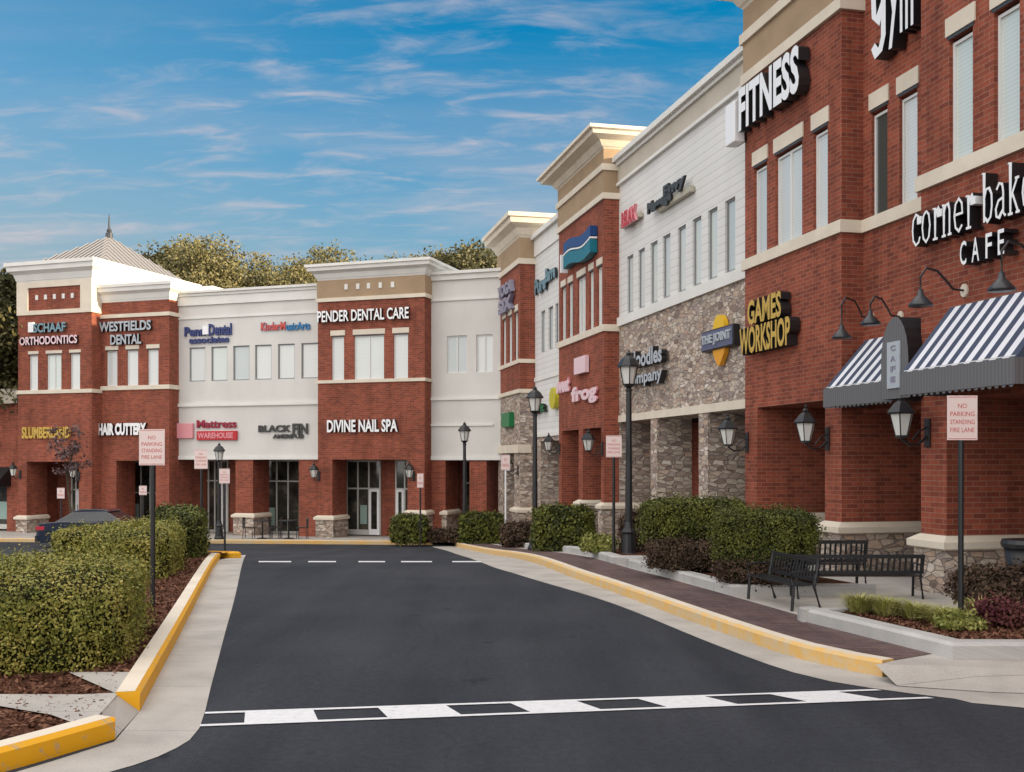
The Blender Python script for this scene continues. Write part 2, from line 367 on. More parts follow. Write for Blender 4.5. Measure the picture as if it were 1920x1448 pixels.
        for p in me.polygons:
            n = p.normal; ax = abs(n.x), abs(n.y), abs(n.z)
            for vi in p.vertices:
                x, y, z = P[vi]
                dat += (x, y) if ax[2] >= max(ax[0], ax[1]) else ((y, z) if ax[0] > ax[1] else (x, z))
        uv.data.foreach_set('uv', dat)
        o = bpy.data.objects.new(name, me); C.objects.link(o)
        if parent is not None: o.parent = parent; SUB[o.name] = o0
        elif fr is not None: o.rotation_euler = (0, 0, fr.a)
        if bevel:
            b = o.modifiers.new('bevel', 'BEVEL'); b.width = bevel; b.segments = 2; b.limit_method = 'ANGLE'
        return o
SUB = {}
def wall(mb, x0, x1, z0, z1, y, ops=()):
    """front face with openings (x0,x1,z0,z1,depth) and their reveals"""
    xs = sorted({x0, x1, *[min(max(v, x0), x1) for o in ops for v in o[:2]]}); zs = sorted({z0, z1, *[min(max(v, z0), z1) for o in ops for v in o[2:4]]})
    for i in range(len(xs)-1):
        for j in range(len(zs)-1):
            a, b, c, d = xs[i], xs[i+1], zs[j], zs[j+1]
            if b-a < 1e-6 or d-c < 1e-6: continue
            if any(o[0] <= a+1e-6 and o[1] >= b-1e-6 and o[2] <= c+1e-6 and o[3] >= d-1e-6 for o in ops): continue
            mb.face([(a, y, c), (b, y, c), (b, y, d), (a, y, d)])
    for a, b, c, d, dp in ops:
        k = y+dp
        mb.face([(a, y, c), (a, y, d), (a, k, d), (a, k, c)]); mb.face([(b, y, d), (b, y, c), (b, k, c), (b, k, d)])
        mb.face([(a, y, d), (b, y, d), (b, k, d), (a, k, d)])
        if c > z0+1e-6: mb.face([(b, y, c), (a, y, c), (a, k, c), (b, k, c)])
def shell(mb, x0, x1, z0, z1, y, depth, ops=(), roof=None):
    """four walls and roof of a block; the front has openings"""
    wall(mb, x0, x1, z0, z1, y, ops); k = y+depth
    mb.face([(x0, k, z0), (x0, y, z0), (x0, y, z1), (x0, k, z1)]); mb.face([(x1, y, z0), (x1, k, z0), (x1, k, z1), (x1, y, z1)])
    mb.face([(x1, k, z0), (x0, k, z0), (x0, k, z1), (x1, k, z1)]); r = z1 if roof is None else roof
    mb.face([(x0, y, r), (x1, y, r), (x1, k, r), (x0, k, r)])
def belt(mb, x0, x1, z0, z1, y, depth, p):
    """a moulding that wraps the front and both sides"""
    mb.box(x0-p, x1+p, y-p, y, z0, z1); mb.box(x0-p, x0, y, y+depth, z0, z1); mb.box(x1, x1+p, y, y+depth, z0, z1)
def cornice(mb, x0, x1, z0, z1, y, depth, p):
    """stepped classical cornice, closed on top"""
    h = z1-z0
    steps = [(0, .03), (.10, .10), (.14, .16), (.42, .34), (.50, .55), (.58, .80), (.80, .84), (.82, 1.0), (1.0, 1.0)]
    def ring(q, z): return [(x0-q, y-q, z), (x1+q, y-q, z), (x1+q, y+depth+q, z), (x0-q, y+depth+q, z)]
    mb.rings([ring(p*b, z0+h*a) for a, b in steps])
def window(par, x0, x1, z0, z1, y, n=1, frame='window_frame', pane='pane_blinds', dp=.10, head=True):
    f = MB(); yy = y+dp-.045; b = .045
    f.box(x0+.002, x0+b, yy, yy+.05, z0+.002, z1-.002); f.box(x1-b, x1-.002, yy, yy+.05, z0+.002, z1-.002)
    f.box(x0+b, x1-b, yy, yy+.05, z1-b, z1-.002); f.box(x0+b, x1-b, yy, yy+.05, z0+.002, z0+b)
    for i in range(1, n):
        xm = x0+(x1-x0)*i/n; f.box(xm-.03, xm+.03, yy-.004, yy+.05, z0+b, z1-b)
    o = f.build('window', frame, par)
    g = MB(); g.face([(x0+b-.01, yy+.03, z0+b-.01), (x1-b+.01, yy+.03, z0+b-.01), (x1-b+.01, yy+.03, z1-b+.01), (x0+b-.01, yy+.03, z1-b+.01)])
    g.build('pane', pane, o)
    return o
def lintel(par, x0, x1, z0, z1, y, m='trim_cream'):
    b = MB(); b.box(x0, x1, y-.025, y+.05, z0+.05, z1); b.mi = 1; b.box(x0+.03, x1-.03, y-.012, y+.05, z0+.004, z0+.05-.004)
    return b.build('lintel', [m, 'dark_frame'], par)
def storefront(par, x0, x1, z0, z1, y, n=3, door=None, wallmat=None, tran=.72, poster=None):
    """aluminium framed shop front with glazing; door = index of the bay that holds the door"""
    f = MB(); zt = z0+(z1-z0)*tran; w_ = (x1-x0)/n
    for i in range(n+1):
        x = x0+w_*i; f.box(x-.03, x+.03, y-.04, y+.04, z0, z1)
    f.box(x0+.03, x1-.03, y-.035, y+.035, z1-.07, z1-.002); f.box(x0+.03, x1-.03, y-.035, y+.035, zt-.03, zt+.03); f.box(x0+.03, x1-.03, y-.035, y+.035, z0+.002, z0+.22)
    o = f.build('storefront', 'alu_frame', par)
    g = MB(); g.face([(x0, y, z0+.1), (x1, y, z0+.1), (x1, y, z1-.02), (x0, y, z1-.02)]); g.build('shop_glass', 'store_glass', o)
    if poster is not None:
        p = MB(); a = x0+w_*poster; p.box(a+.1, a+w_-.1, y-.012, y-.006, z0+.45, z0+1.25); p.build('window_poster', 'store_poster', o)
    if door is not None:
        a = x0+w_*door; d = MB(); d.box(a+.03, a+.12, y-.07, y-.041, z0+.01, zt-.03); d.box(a+w_-.12, a+w_-.03, y-.07, y-.041, z0+.01, zt-.03)
        d.box(a+.12, a+w_-.12, y-.07, y-.041, zt-.13, zt-.03); d.box(a+.12, a+w_-.12, y-.07, y-.041, z0+.01, z0+.25)
        dd = d.build('door', 'letter_white', par); h = MB(); h.tube([(a+.16, y-.10, z0+.8), (a+.16, y-.10, z0+1.2)], .012); h.build('handle', 'dark_metal', dd)
    return o
def pier_base(par, x0, x1, y0, y1, z0, zc, p=.07, capm='trim_cream'):
    b = MB(); b.box(x0-p, x1+p, y0-p, y1+.01, z0, zc-.16); o = b.build('pier_base', 'stone', par)
    c = MB(); q = p+.07
    c.rings([[(x0-r, y0-r, z), (x1+r, y0-r, z), (x1+r, y1+.02, z), (x0-r, y1+.02, z)] for r, z in ((q-.03, zc-.16), (q, zc-.14), (q, zc-.05), (.012, zc+.03))])
    c.build('cap', capm, o); return o
_txt = {}
def text_mesh(s, bold=.0):
    k = (s, bold)
    if k in _txt: return _txt[k]
    cu = bpy.data.curves.new('t', 'FONT'); cu.body = s; cu.extrude = .5; cu.offset = bold; cu.resolution_u = 3; cu.size = 1
    o = bpy.data.objects.new('t', cu); C.objects.link(o); dg = bpy.context.evaluated_depsgraph_get(); dg.update()
    me = o.evaluated_get(dg).to_mesh(); v = [tuple(p.co) for p in me.vertices]; f = [tuple(p.vertices) for p in me.polygons]; fn = [p.normal.z for p in me.polygons]
    o.evaluated_get(dg).to_mesh_clear(); bpy.data.objects.remove(o); bpy.data.curves.remove(cu); _txt[k] = (v, f, fn); return _txt[k]
def letters(mb, s, x0, x1, z0, z1, y, thick, face=0, side=1, bold=.03, slope=0., rot=False):
    """raised letters standing thick off the plane y, fitted to the box"""
    v, f, fn = text_mesh(s, bold); xs = [p[0] for p in v]; ys = [p[1] for p in v]; a, b, c, d = min(xs), max(xs), min(ys), max(ys)
    n = len(mb.v)
    for p in v:
        u = (p[0]-a)/(b-a); h = (p[1]-c)/(d-c)
        if rot: u, h = 1-h, u
        mb.v.append((x0+(x1-x0)*u, y-thick/2-(p[2])*thick, z0+(z1-z0)*h+slope*u))
    for q, nz in zip(f, fn): mb.f.append(tuple(n+i for i in q)); mb.m.append(face if abs(nz) > .7 else side)
def sign(name, fr, y, lines, label, cat='sign', thick=.16, face='letter_white', side='black_plastic', bold=.03, group=None, ref=None):
    """wall sign: lines = (text, px0, px1, rowtop, rowbottom[, material]) with rows read at the right-hand end"""
    ls = []
    for l in lines:
        xa, xb = fr.S(l[1], y), fr.S(l[2], y); za, zb = fr.Z(l[2], l[4], y), fr.Z(l[2], l[3], y); ls.append((l[0], xa, xb, za, zb, l[5] if len(l) > 5 else face))
    x = sum(l[1]+l[2] for l in ls)/2/len(ls); z = min(l[3] for l in ls)
    o = thing(name, fr, x, y, z, label, cat, group)
    for l in ls:
        m = MB(); letters(m, l[0], l[1], l[2], l[3], l[4], y, thick, bold=bold); m.build('lettering', [l[5], side], o)
    return o, ls

# ------------------------------------------------------------------ ground
def sheet(name, poly, off, m, step=1.0):
    bm = bmesh.new(); vs_ = [bm.verts.new((x, y, 0)) for x, y in poly]; bm.faces.new(vs_)
    ys = [y for _, y in poly]; y = math.floor(min(ys))+step
    while y < min(max(ys), 64):
        bmesh.ops.bisect_plane(bm, geom=bm.verts[:]+bm.edges[:]+bm.faces[:], plane_co=(0, y, 0), plane_no=(0, 1, 0)); y += step
    bmesh.ops.triangulate(bm, faces=bm.faces[:])
    uv = bm.loops.layers.uv.new('UVMap')
    for v in bm.verts: v.co.z = zg(v.co.y)+off
    for f in bm.faces:
        f.normal_update()
        if f.normal.z < 0: f.normal_flip()
        for l in f.loops: l[uv].uv = (l.vert.co.x, l.vert.co.y)
    me = bpy.data.meshes.new(name); bm.to_mesh(me); bm.free(); me.materials.append(MAT[m])
    o = bpy.data.objects.new(name, me); C.objects.link(o); tag(o, kind='structure'); return o
def resample(pts, step=.5, smooth=True):
    P_ = [Vector(p) for p in pts]
    if smooth and len(P_) > 2:                   # Catmull-Rom
        Q = []
        for i in range(len(P_)-1):
            a, b, c, d = P_[max(i-1, 0)], P_[i], P_[i+1], P_[min(i+2, len(P_)-1)]; n = max(2, int((c-b).length/step))
            for j in range(n):
                t = j/n; Q.append(.5*((2*b)+(c-a)*t+(2*a-5*b+4*c-d)*t*t+(-a+3*b-3*c+d)*t**3))
        Q.append(P_[-1]); return Q
    Q = []
    for b, c in zip(P_, P_[1:]):
        n = max(1, int((c-b).length/step)); Q += [b.lerp(c, j/n) for j in range(n)]
    return Q+[P_[-1]]
def offset(pts, d):
    out = []
    for i, p in enumerate(pts):
        t = (pts[min(i+1, len(pts)-1)]-pts[max(i-1, 0)]).normalized()
        k = (pts[i]-pts[i-1]).normalized().dot(t) if i > 0 else 1.0
        out.append(p+Vector((-t.y, t.x))*d/max(.5, abs(k)))
    return out
def kerb(name, pts, wd, h, mats, base=0.0, smooth=True, facem=1, topm=0, lip=.0):
    """kerb whose face runs along pts; the body lies wd to the left of the walking direction"""
    A = resample(pts, .5, smooth); B = offset(A, wd); A2 = offset(A, .035); mb = MB(); r = [lambda p, o: (p.x, p.y, zg(p.y)+o)][0]
    for i in range(len(A)-1):
        a, b, c, d, e, f = A[i], A[i+1], A2[i+1], A2[i], B[i+1], B[i]
        mb.mi = facem; mb.face([r(b, base-.05), r(a, base-.05), r(a, base+h-.03), r(b, base+h-.03)]); mb.face([r(b, base+h-.03), r(a, base+h-.03), r(d, base+h), r(c, base+h)])
        mb.mi = topm; mb.face([r(c, base+h), r(d, base+h), r(f, base+h), r(e, base+h)]); mb.face([r(f, base-.05), r(e, base-.05), r(e, base+h), r(f, base+h)])
    mb.mi = facem
    for k in (0, -1):
        a, b = A[k], B[k]; mb.face([r(a, base-.05), r(b, base-.05), r(b, base+h-.001), r(a, base+h-.001)])
    # uv along the kerb
    o = mb.build(name, mats); me = o.data; uv = me.uv_layers[0].data
    for p in me.polygons:
        for li in p.loop_indices:
            v = me.vertices[me.loops[li].vertex_index].co; uv[li].uv = (v.x*.3+v.z, v.y)
    return tag(o, kind='structure')

gr = sheet('ground', [(-400, -40), (400, -40), (400, 700), (-400, 700)], 0, 'asphalt')
# right side: gutter, kerb, pavement
kf = [G(*p) for p in ((1650, 1270), (1506, 1238), (1335, 1180), (1140, 1107), (1050, 1074), (965, 1047))]+[(-1.35, 34.5), (-2.1, 39.2)]
kf[0] = (kf[0][0]+.02, kf[0][1])
gut = [G(*p) for p in ((1920, 1328), (1790, 1311), (1627, 1290), (1489, 1262), (1335, 1207), (1140, 1129), (972, 1078), (905, 1056))]+[(-1.95, 33), (-2.9, 38.6)]
gl = resample([(6.5, 7.7)]+gut, .5); kl = resample(kf, .5)
sheet('gutter', [tuple(p) for p in gl]+[tuple(p) for p in reversed(kl)]+[(4.2, 9.15), (7.5, 9.2)], .004, 'concrete')
kerb('kerb', list(reversed(kf)), .16, .15, ['trim_cream', 'worn_yellow'])
# front pavement of the far shops
farc = [(-2.1, 39.2), (-3.0, 39.9), (-8, 40.6), (-14, 41.4), (-22, 42.6), (-40, 45.3)]
kerb('kerb', list(reversed(farc))[:5]+[farc[0]][:0], .16, .15, ['trim_cream', 'worn_yellow'])
kb = offset(resample(list(reversed(kf)), .5), .15); fb = offset(resample(list(reversed(farc))[:5], .5), .15)
sw = [(3.16, 9.28), (3.9, 9.181)][::-1]+[tuple(p) for p in reversed(kb)]+[tuple(p) for p in reversed(fb)]+[(-22, 43), (-40, 46), (-40, 64), (40, 64), (40, -38), (9, -38), (7.3, 4), (7.21, 9.181)]
sheet('pavement', sw, .13, 'concrete')
mb = MB(); ap = [(3.16, 9.28, .134), (3.9, 9.18, .134), (7.2, 9.18, .134), (7.2, 8.62, .07), (7.2, 8.2, .0055), (3.95, 8.75, .0055), (3.25, 9.0, .0055)]
for q3 in ((0, 1, 6), (1, 5, 6), (1, 2, 3), (1, 3, 5), (3, 4, 5)): mb.face([ap[k_] for k_ in reversed(q3)])
tag(mb.build('pavement', 'concrete'), kind='structure')
# paver strip beside the kerb
kp = [p for p in kb if p.y < 39.0]; kp2 = offset(kp, .92)
o = sheet('path', [tuple(p) for p in kp]+[tuple(p) for p in reversed(kp2)], .135, 'paver')
# planters: kerb + mulch
def planter(pts, closed_back, h=.15):
    """pts: outer corner path walked so the bed lies on the left; closed_back: remaining bed outline"""
    kerb('kerb', pts, .2, h, ['kerb_concrete', 'kerb_concrete'], .13, smooth=False)
    sheet('mulch_bed', [tuple(p) for p in offset(resample(pts, 3, False), .19)]+closed_back, .13+h-.03, 'mulch')
a = G(1786, 1237, .13); b = G(1495, 1163, .13)
def planter2(far, near, xr, back_y, h=.15, nose=None):
    """bed beside the pavement: far corner, near corner on the street side; xr = right limit"""
    p = [far, near, (xr, near[1])]
    kerb('kerb', [(xr, near[1]), near, far][::-1], .2, h, ['kerb_concrete', 'kerb_concrete'], .13, smooth=False)
    kerb('kerb', [(xr, far[1]+.001), far][:], .2, h-.004, ['kerb_concrete', 'kerb_concrete'], .13, smooth=False)
    sheet('mulch_bed', [(far[0]+.1, far[1]-.1), (near[0]+.08, near[1]+.1), (xr, near[1]+.1), (xr+(far[1]-near[1])*-.23, far[1]-.1)], .13+h-.03, 'mulch')
planter2(b, a, 6.8, 0)
planter2(G(1172, 1062, .13), G(1372, 1118, .13), 4.9, 0)
planter2(G(1050, 1034, .13), G(1150, 1058, .13), 3.6, 0)
planter2((.15, 33.8), (1.0, 28.6), 3.3, 0)
# left island
lk = [G(408, 1047), G(272, 1322)]
LN, LF_ = Vector(lk[1]), Vector(lk[0])
lface = [(-2.86, 8.05), (-3.02, 8.9), (-4.0, 13.1), (-5.2, 18.4), (-6.62, 24.3)]
lface = [G(262, 1335), G(300, 1262), G(340, 1185), G(375, 1115), G(412, 1050)]
kerb('kerb', lface, .17, .16, ['trim_cream', 'yellow_paint'])
nose = [G(414, 1047), (-6.45, 25.4), (-6.9, 26.4), (-7.8, 26.9)]
kerb('kerb', nose, .17, .15, ['yellow_paint', 'yellow_paint'])
gR = [G(461, 1041), G(445, 1100), G(420, 1195), G(395, 1290), G(374, 1366), G(330, 1404), G(250, 1436), G(120, 1472)]
gLr = [(-7.6, 27.15), (-6.85, 26.3)]+[(p[0]+.0, p[1]) for p in reversed(lface)]+[G(214, 1392), G(100, 1428), G(0, 1458), G(-200, 1515)]
sheet('gutter', [tuple(p) for p in resample(gR, .5)]+[G(-60, 1515)]+[p for p in reversed(gLr)], .004, 'concrete')
lowk = [G(-260, 1515), G(-100, 1476), G(0, 1450), G(110, 1418), G(216, 1386)]
kerb('kerb', lowk, .17, .15, ['trim_cream', 'yellow_paint'])
ib = offset(resample(lface, .5), .16)
isl = [tuple(p) for p in ib]+[(-6.75, 25.6), (-7.4, 26.5), (-9.2, 26.4), (-9.4, 24), (-8.2, 14), (-7.6, 7.0), (-6.2, 6.4)]+[tuple(p) for p in offset(resample(lowk, .5), .16)]
sheet('mulch_bed', isl, .12, 'mulch')
sheet('path', [G(128, 1262, .13), G(250, 1262, .13), tuple(ib[0]), tuple(offset(resample(lowk, .5), .165)[-1]), G(150, 1362, .13), G(95, 1342, .13), G(0, 1326, .13), G(-700, 1326, .13), G(-700, 1302, .13), G(155, 1304, .13), G(215, 1301, .13)], .138, 'concrete')
kerb('kerb', [(-9.5, 24.4), (-8.35, 14), (-7.7, 7.0)][::-1][::-1], -.16, .15, ['trim_cream', 'kerb_concrete'], smooth=False)
# ramp tongue in the gap of the kerb
A_ = resample(lface, .5); B_ = resample(lowk, .5); q = [tuple(A_[0]), tuple(B_[-1]), tuple(offset(B_, .17)[-1]), tuple(offset(A_, .17)[0])]; mb = MB()
q = [(q[0][0], q[0][1], .006), (q[1][0], q[1][1], .006), (q[2][0], q[2][1], .139), (q[3][0], q[3][1], .139)]
mb.face([(x, y, zg(y)+h_) for x, y, h_ in reversed(q)])
tag(mb.build('path', 'concrete'), kind='structure')
# road markings: chequered crossing line and the far dashes
def lerp2(a, b, t): return (a[0]+(b[0]-a[0])*t, a[1]+(b[1]-a[1])*t)
T0, T1 = G(385, 1337), G(1640, 1294); B0, B1 = G(374, 1364), G(1752, 1311)
mk = MB()
def mq(u0, u1, v0, v1, z=.008):
    P4 = [lerp2(lerp2(T0, T1, u), lerp2(B0, B1, u), v) for u, v in ((u0, v1), (u1, v1), (u1, v0), (u0, v0))]
    mk.face([(x, y, zg(y)+z) for x, y in P4])
mq(0, 1, 0, .13); mq(0, 1, .87, 1)
tb = [459, 592, 718, 850, 975, 1103, 1222, 1352, 1478, 1610]
def uof(px):
    best = min(range(2001), key=lambda i: abs((lambda p: CX+F*p[0]/p[1])(lerp2(lerp2(T0, T1, i/2000), lerp2(B0, B1, i/2000), .5))-px)); return best/2000
ub = [uof(p) for p in tb]
for i in range(0, 10, 2): mq(ub[i], ub[i+1], .13, .87)
tag(mk.build('road_marking', 'road_paint'), kind='structure')
mk = MB()
for p0, p1 in ((485, 546), (578, 630), (672, 722), (752, 810), (848, 902)):
    y0, y1 = 22.7, 23.3; mk.face([((p-CX)/F*y, y, zg(y)+.006) for p, y in ((p0, y0), (p1, y0), (p1, y1), (p0, y1))])
tag(mk.build('road_marking', 'road_paint'), kind='structure')
# dashed far parking lot line
# ------------------------------------------------------------------ buildings : right-hand row
t0, tr, t1, tw1, t2, tw2, t3 = 9.04, 9.76, 9.36, 9.72, 9.28, 9.44, 8.88
zs0, zs1 = 5.72, 5.93
# --- brick corner building (three blocks)
bz = zg(15)+.1
B = thing('brick_building', R, R.S(1728, t0), t0, -.1, 'nearest brick block on the right, with bakery cafe lettering and striped awnings', 'building', 'shop buildings')
x_p1a, x_p1b = R.S(1397, t1), R.S(1578, t1); x_r1 = R.S(1728, tr)+.15; x0a = R.S(1727, t0); x0b = 14.0
H = 11.0
mb = MB()
opA = (R.S(1420, t1), R.S(1547, t1), -1.2, 2.95, 1.6)
wins1 = [(R.S(1414, t1), R.S(1438, t1), 1), (R.S(1454, t1), R.S(1504, t1), 2), (R.S(1525, t1), R.S(1552, t1), 1)]
ops = [opA]+[(a, b, zs1, 7.66, .12) for a, b, n in wins1]
shell(mb, x_p1a, x_p1b, -1.2, H, t1, 6, ops)
winsr = [(R.S(1634, tr), R.S(1664, tr)), (R.S(1686, tr), R.S(1720, tr))]
xr0 = R.S(1640, tr)
wall(mb, x_p1b, x_r1, -1.2, H+.6, tr, [(x_p1b+.001, x_r1-.1, -1.2, 2.7, 1.3)]+[(a, b, zs1, 7.66, .12) for a, b in winsr])
mb.face([(x_p1b, tr, H+.6), (x_r1, tr, H+.6), (x_r1, tr+9, H+.6), (x_p1b, tr+9, H+.6)])
p3b = R.S(1775, t0)
wins0 = [(R.S(1780, t0), R.S(1824, t0)), (R.S(1864, t0), R.S(1912, t0))]
d0 = wins0[1][0]-wins0[0][0]; x9 = wins0[1][0]
for i in range(1, 5): wins0.append((x9+d0*2*i, x9+d0*2*i+.5)); wins0.append((x9+d0*(2*i+1), x9+d0*(2*i+1)+.5))
wins0 = [w_ for w_ in wins0 if w_[1] < x0b-1]
pn = R.S(1893, t0+1.2)
ops0 = [(p3b, p3b+3.1, -1.2, 2.75, 1.25), (p3b+3.9, p3b+7.4, -1.2, 2.75, 1.25)]+[(a, b, zs1, 7.62, .12) for a, b in wins0]
shell(mb, x0a, x0b, -1.2, H+1.2, t0, 12, ops0)
mb.build('wall', 'brick', B)
mb = MB()                                        # recessed wall behind the arcade
mb.box(x_p1a, x_p1b, t1+2.6, t1+2.8, -1.2, 2.95); mb.box(x_p1b+.01, x0a, tr+1.9, tr+2.1, -1.2, 2.95); mb.box(p3b-.6, x0b, t0+2.55, t0+2.75, -1.2, 2.74)
mb.build('arcade_wall', 'brick', B)
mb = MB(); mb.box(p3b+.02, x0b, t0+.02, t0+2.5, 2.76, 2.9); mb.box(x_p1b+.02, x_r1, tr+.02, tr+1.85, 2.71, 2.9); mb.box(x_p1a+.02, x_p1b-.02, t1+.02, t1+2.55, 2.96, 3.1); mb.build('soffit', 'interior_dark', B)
mb = MB()
belt(mb, x_p1a, x_p1b, zs0, zs1, t1, 3, .06); mb.box(x_p1b+.061, x0a-.001, tr-.06, tr, zs0, zs1); belt(mb, x0a, x0b, zs0, zs1, t0, 3, .06)
mb.build('sill_band', 'trim_cream', B)
mb = MB(); belt(mb, x_p1a, x_p1b, 9.44, 9.64, t1, 6, .07); belt(mb, x_p1a, x_p1b, 10.26, 10.46, t1, 6, .09); mb.build('moulding', 'trim_cream', B)
mb = MB(); belt(mb, x_p1a, x_p1b, 9.64, 10.26, t1, 6, .03); belt(mb, x_p1a, x_p1b, 10.46, 10.96, t1, 6, .03); mb.build('frieze', 'stucco_tan', B)
mb = MB(); cornice(mb, x_p1a, x_p1b, 10.95, 11.6, t1, 6, .62); cornice(mb, x0a, x0b, 11.9, 12.6, t0, 11, .5); mb.build('cornice', 'trim_cream', B)
for a, b, n in wins1: window(B, a, b, zs1, 7.62, t1, n); lintel(B, a-.05, b+.05, 7.66, 7.98, t1)
for i, (a, b) in enumerate(winsr): window(B, a, b, zs1, 7.62, tr, 1, pane='pane_dark' if i == 0 else 'pane_blinds'); lintel(B, a-.05, b+.05, 7.66, 7.98, tr)
for a, b in wins0: window(B, a, b, zs1, 7.58, t0); lintel(B, a-.06, b+.06, 7.62, 7.92, t0)
pc = .85
pier_base(B, opA[1], x_p1b, t1, t1+1.6, -1.0, pc); pier_base(B, x_p1a, opA[0], t1, t1+1.6, -1.0, pc)
pier_base(B, x0a, p3b, t0, t0+1.25, -1.0, pc+.0); pier_base(B, p3b+3.1, p3b+3.9, t0, t0+1.25, -1.0, pc)
storefront(B, opA[0]-.4, opA[1]+.2, -.6, 2.9, t1+2.5, 4, 2, tran=.7); storefront(B, x_p1b+.3, x_r1-.1, -.4, 2.68, tr+1.8, 3, 1, tran=.7); storefront(B, p3b+1.2, p3b+6, -.2, 2.7, t0+2.45, 5, 3, tran=.72)

def rear(B, x0, x1, y, z1, m='brick'):
    b = MB(); b.box(x0, x1, y, y+.2, -2, z1); b.box(x0+.05, x0+.15, y-9, y-.001, -2, z1-.01); b.box(x1-.15, x1-.05, y-9, y-.001, -2, z1-.01); b.build('rear_wall', m, B)
def ground_z(fr, x, y): return zg(fr.world(x, y)[1])+.13
# --- white sided building with stone shop fronts
wa, wb = R.S(1160, tw1)-.6, x_p1a
B = thing('shop_building', R, (wa+wb)/2, tw1, -.8, 'white lap-sided building above rough stone shop fronts, between two brick blocks', 'building', 'shop buildings')
edges = [1176, 1197, 1220, 1243, 1271, 1299, 1328, 1360, 1394]
wins = [(R.S(p, tw1)-.02, R.S(p, tw1)+.50) for p in edges[:-1]]+[(wb-.35, wb-.02)]
mb = MB(); wall(mb, wa, wb, 5.95, 9.66, tw1, [(a, b, 5.98, 7.55, .10) for a, b in wins]); mb.face([(wa, tw1, 10.2), (wb, tw1, 10.2), (wb, tw1+14, 10.2), (wa, tw1+14, 10.2)])
mb.build('wall', 'siding_white', B); rear(B, wa, wb, tw1+13.8, 10.19)
pz = [(1160, 1220), (1232, 1310), (1327, 1400)]
mb = MB(); o3 = [(R.S(a, tw1) if i else wa+.65, min(R.S(b, tw1), wb-.01), -1.4, 3.0, .95) for i, (a, b) in enumerate(pz)]
wall(mb, wa, wb, -1.4, 5.70, tw1, o3); mb.build('stone_facing', 'stone', B)
mb = MB()
mb.box(wa+.6, wb, tw1-.03, tw1, 3.0, 3.19); mb.build('beam', 'trim_cream', B)
mb = MB(); mb.box(wa, wb, tw1-.07, tw1+.02, 5.70, 5.95); mb.box(wa, wb, tw1-.10, tw1, 9.66, 9.74)
mb.box(wa, wb, tw1-.22, tw1+.4, 10.32, 10.47); mb.box(wa, wb, tw1-.12, tw1+.4, 10.22, 10.317); mb.build('parapet', 'trim_white', B)
mb = MB(); mb.box(wa, wb, tw1-.05, tw1+.03, 9.743, 10.217); mb.build('frieze', 'frieze_beige', B)
for a, b in wins: window(B, a, b, 5.98, 7.55, tw1, frame='reveal_shade_frame', dp=.09)
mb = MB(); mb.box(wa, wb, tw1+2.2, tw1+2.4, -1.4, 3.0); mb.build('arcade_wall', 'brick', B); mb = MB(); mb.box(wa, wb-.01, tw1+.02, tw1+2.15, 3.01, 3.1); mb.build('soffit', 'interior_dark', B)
storefront(B, o3[1][0]-.5, o3[1][1]+.4, -1.0, 2.9, tw1+2.1, 4, 1); storefront(B, o3[2][0], o3[2][1]-.1, -.8, 2.9, tw1+2.1, 4, 2)
# --- brick pavilion with the blue sign
a2, b2 = R.S(1048, t2), R.S(1133, t2)
B = thing('brick_building', R, (a2+b2)/2, t2, -1.2, 'narrow brick block with tan frieze and blue wave sign, mid-way along the right row', 'building', 'shop buildings')
wn = [(1053, 1061, 1), (1066, 1074, 1), (1083, 1098, 2), (1105, 1113, 1), (1120, 1129, 1)]
wn = [(R.S(p, t2), R.S(q, t2), n) for p, q, n in wn]
oo = [(R.S(1053.5, t2), R.S(1085, t2), -1.6, 2.87, 1.2), (R.S(1093, t2), R.S(1127, t2), -1.6, 2.87, 1.2)]
mb = MB(); shell(mb, a2, b2, -1.6, 10.9, t2, 8, oo+[(a, b, 5.76, 7.46, .12) for a, b, n in wn]); mb.build('wall', 'brick', B)
mb = MB(); belt(mb, a2, b2, 5.57, 5.76, t2, 4, .06); belt(mb, a2, b2, 9.30, 9.47, t2, 8, .07); belt(mb, a2, b2, 10.10, 10.28, t2, 8, .09); mb.build('moulding', 'trim_cream', B)
mb = MB(); belt(mb, a2, b2, 9.47, 10.10, t2, 8, .03); belt(mb, a2, b2, 10.28, 10.72, t2, 8, .03); mb.build('frieze', 'stucco_tan', B)
mb = MB(); cornice(mb, a2, b2, 10.70, 11.22, t2, 8, .60); mb.build('cornice', 'trim_cream', B)
for a, b, n in wn: window(B, a, b, 5.76, 7.46, t2, n); lintel(B, a-.04, b+.04, 7.46, 7.70, t2)
pier_base(B, oo[1][1], b2, t2, t2+1.2, -1.4, .70); pier_base(B, oo[0][1], oo[1][0], t2, t2+1.2, -1.4, .70)
mb = MB(); mb.box(a2+.02, b2-.02, t2+1.9, t2+2.0, -1.6, 2.86); mb.build('arcade_wall', 'brick', B)
storefront(B, oo[0][0], oo[0][1], -1.1, 2.8, t2+1.8, 3, 1); storefront(B, oo[1][0], oo[1][1], -1.1, 2.8, t2+1.8, 3)
